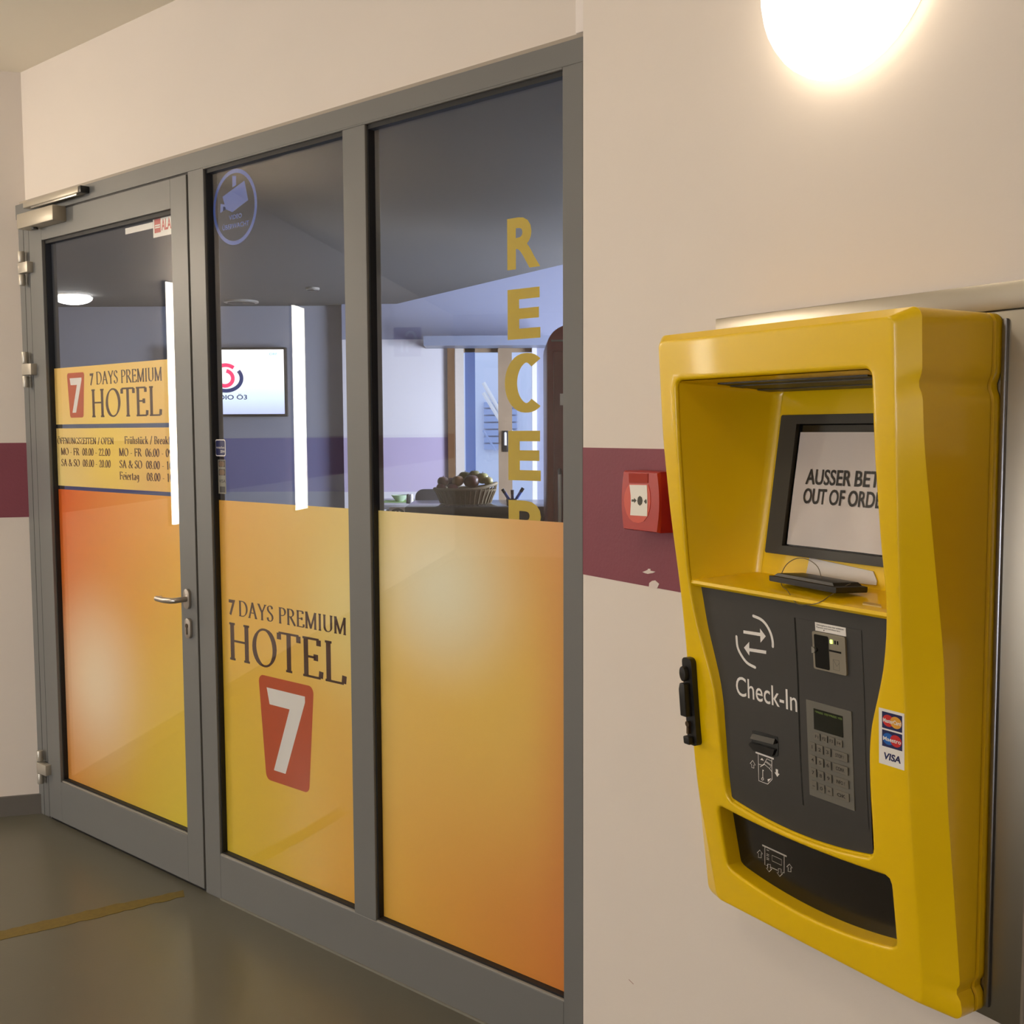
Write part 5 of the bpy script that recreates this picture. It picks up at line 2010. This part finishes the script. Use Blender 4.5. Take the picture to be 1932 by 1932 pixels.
for (X_, Y_, r_, dy), cc, nn in zip(pos, cols, nm_):
    yy = YBK + dy
    p = pY(680 + X_ * 0.2381, 550 + Y_ * 0.2381, yy)
    rr = 1.1 * r_ * 0.2381 * yy / FPX
    ft = root('fruit', FW, p.x, p.y, p.z - rr)
    tag(ft, '%s round fruit in the wicker basket' % nn, 'fruit', 'fruit in the wicker basket')
    b = MB()
    prof = [(rr * max(0.02, math.sin(a)) * 1.04, -rr * 0.95 * math.cos(a) - (rr * 0.18 * math.exp(-((math.pi - a) / 0.4) ** 2))) for a in [math.pi * i / 10 for i in range(11)]]
    b.lathe(prof, (p.x, p.y, p.z), n=16)
    b.build('flesh', mat('fruit_skin_' + nn.replace(' ', '_'), cc, 0.35, noise=0.25, nscale=30), ft)
    b = MB()
    b.tube([(p.x, p.y, p.z + rr * 0.72), (p.x + 0.002, p.y, p.z + rr * 1.02)], 0.0018, n=5)
    b.build('stem', M_brown, ft)
# ---- pens in a cup
pc = pY(680 + 1205 * 0.2381, 945, 5.9)
b = MB()
b.lathe([(0.028, 0), (0.032, 0.002), (0.034, 0.032), (0.030, 0.032), (0.028, 0.004)], (pc.x, 5.9, CT), n=20)
tag(b.build('pen_cup', M_black), 'small black pen cup on the reception counter', 'cup')
for (xa, ya, xb, yb, cc, lb_) in ((1185, 1660, 1135, 1580, M_blue, 'left of the three pens'), (1205, 1660, 1204, 1590, M_navy, 'middle of the three pens'), (1225, 1660, 1280, 1572, M_blue, 'right of the three pens')):
    p, q_ = pY(680 + xa * 0.2381, 550 + ya * 0.2381, 5.9), pY(680 + xb * 0.2381, 550 + yb * 0.2381, 5.9)
    p = Vector((pc.x + (p.x - pc.x) * 0.6, 5.9, CT + 0.012))
    pn = root('pen', FW, p.x, p.y, p.z)
    tag(pn, 'blue ballpoint pen in the black cup, ' + lb_, 'pen', 'pens in the black cup')
    b = MB()
    b.tube([p, q_], 0.008, n=8)
    b.build('pen_body', cc, pn)
    dq = (q_ - p).normalized()
    b = MB()
    b.tube([q_ - dq * 0.012, q_ + dq * 0.012], 0.0092, n=8)
    b.build('pen_cap', M_black, pn)

# ---- bar table with runner, bowl, shakers and a chair
TZ = 1.03
YTB = 7.0
tb = root('bar_table', FW, X(742, YTB), YTB + 0.3, 0)
tag(tb, 'pale high table with a green runner behind the counter', 'table')
tx0_, tx1_ = X(700, YTB), X(800, YTB)
b = MB()
b.box(tx0_, tx1_, YTB, YTB + 0.65, TZ - 0.03, TZ)
b.build('tabletop', mat('pale_laminate', rgb(196, 192, 196), 0.3, noise=0.05), tb, bevel=0.003)
b = MB()
b.box(tx0_ + 0.03, X(800, YTB) - 0.02, YTB + 0.2, YTB + 0.45, TZ, TZ + 0.002)
tag(b.build('table_runner', mat('green_cloth', rgb(140, 178, 92), 0.8, noise=0.1)), 'green cloth runner on the pale high table', 'cloth')
for dx in (0.04, tx1_ - tx0_ - 0.04):
    for dy in (0.05, 0.6):
        b = MB()
        b.box(tx0_ + dx - 0.02, tx0_ + dx + 0.02, YTB + dy - 0.02, YTB + dy + 0.02, 0, TZ - 0.03)
        b.build('leg', M_alu, tb)
b = MB()
b.lathe([(0.025, 0), (0.028, 0.004), (0.05, 0.03), (0.058, 0.042), (0.053, 0.041), (0.03, 0.012), (0.01, 0.008)], (X(752, YTB + 0.32), YTB + 0.32, TZ + 0.002), n=24)
tag(b.build('bowl', mat('pale_green_china', rgb(190, 206, 184), 0.25, noise=0.05)), 'small pale green bowl on the high table', 'bowl')
for i, (pp, cc, lb_) in enumerate(((768, M_black, 'dark pepper shaker beside the pale green bowl'), (774, M_white, 'white salt shaker beside the dark pepper shaker'))):
    b = MB()
    b.lathe([(0.013, 0), (0.014, 0.002), (0.011, 0.045), (0.012, 0.05), (0.008, 0.06), (0.002, 0.062)], (X(pp, YTB + 0.12), YTB + 0.12, TZ), n=14)
    tag(b.build('shaker', cc), lb_, 'shaker', 'shakers on the high table')
YCH = 6.75
c0x, c1x = X(781, YCH), X(842, YCH)
czt = pY(810, 923, YCH).z
ch = root('bar_chair', FW, (c0x + c1x) / 2, YCH, 0)
tag(ch, 'dark grey bar chair standing behind the fruit basket', 'chair')
M_ch = mat('chair_grey', rgb(74, 72, 76), 0.6, noise=0.1)
b = MB()
b.prism([(x_, z_) for x_, z_ in rrect(c0x, c1x + 0.15, 0.82, czt, 0.05)], lambda x, z: (x, YCH, z), lambda x, z: (x, YCH + 0.03, z))
b.build('backrest', M_ch, ch, bevel=0.006)
b = MB()
b.box(c0x, c1x + 0.15, YCH - 0.02, YCH - 0.36, 0.70, 0.75)
b.build('seat', M_ch, ch, bevel=0.006)
for x_ in (c0x + 0.02, c1x + 0.13):
    for y_, zt__ in ((YCH + 0.015, 0.85), (YCH - 0.34, 0.70)):
        b = MB()
        b.box(x_ - 0.012, x_ + 0.012, y_ - 0.012, y_ + 0.012, 0, zt__)
        b.build('leg', M_alu, ch)

# ---- red drinks cooler
YF = 5.0
fx0 = X(1032, YF, 800)
fx1 = fx0 + 0.58
fzt = pY(1058, 612, YF).z
fg = root('drinks_cooler', FW, (fx0 + fx1) / 2, YF + 0.25, 0)
tag(fg, 'dark red drinks cooler with arched top at the edge of the right pane', 'cooler')
M_cool = mat('cooler_red', rgb(128, 30, 26), 0.3, noise=0.12, nscale=8)
zsp = pY(1030, 655, YF).z
arch = [(fx1, 0.08), (fx1, zsp)] + [(fx1 - 0.18 + 0.18 * math.cos(t), zsp + (fzt - zsp) * math.sin(t)) for t in [math.pi / 2 * i / 8 for i in range(1, 9)]] + [(fx0 + 0.11 - 0.11 * math.sin(t), zsp + (fzt - zsp) * math.cos(t)) for t in [math.pi / 2 * i / 8 for i in range(0, 9)]] + [(fx0, 0.08)]
b = MB()
b.prism(arch, lambda x, z: (x, YF, z), lambda x, z: (x, YF + 0.55, z))
b.build('cabinet', M_cool, fg, smooth=30, bevel=0.004)
b = MB()
b.box(fx0 + 0.03, fx1 - 0.03, YF - 0.03, YF - 0.001, 0.15, zsp - 0.02)
dr = b.build('door', mat('cooler_door_red', rgb(112, 32, 28), 0.35, noise=0.1), fg, bevel=0.004)
b = MB()
b.box(fx0 + 0.09, fx1 - 0.09, YF - 0.034, YF - 0.0305, 0.25, zsp - 0.12)
b.build('door_glass', M_blackg, dr)
b = MB()
b.tube([(fx0 + 0.055, YF - 0.03, 1.0), (fx0 + 0.055, YF - 0.06, 1.02), (fx0 + 0.055, YF - 0.06, 1.3), (fx0 + 0.055, YF - 0.03, 1.32)], 0.009, n=8)
b.build('door_handle', M_chrome, dr)
b = MB()
zl0, zl1 = pY(1058, 765, YF).z, pY(1058, 743, YF).z
b.box(X(1056, YF), X(1056, YF) + 0.06, YF - 0.0322, YF - 0.0304, zl0, zl1)
b.build('white_label', M_white, dr)
b = MB()
b.box(fx0 + 0.01, fx1 - 0.01, YF + 0.02, YF + 0.53, 0, 0.08)
b.build('plinth', M_black, fg)
b = MB()
b.tube([(fx0 + 0.02, YF - 0.004, pY(1040, 643, YF).z), (fx1 - 0.03, YF - 0.004, pY(1040, 643, YF).z)], 0.004, n=6)
b.build('trim_bar', M_chrome, fg)
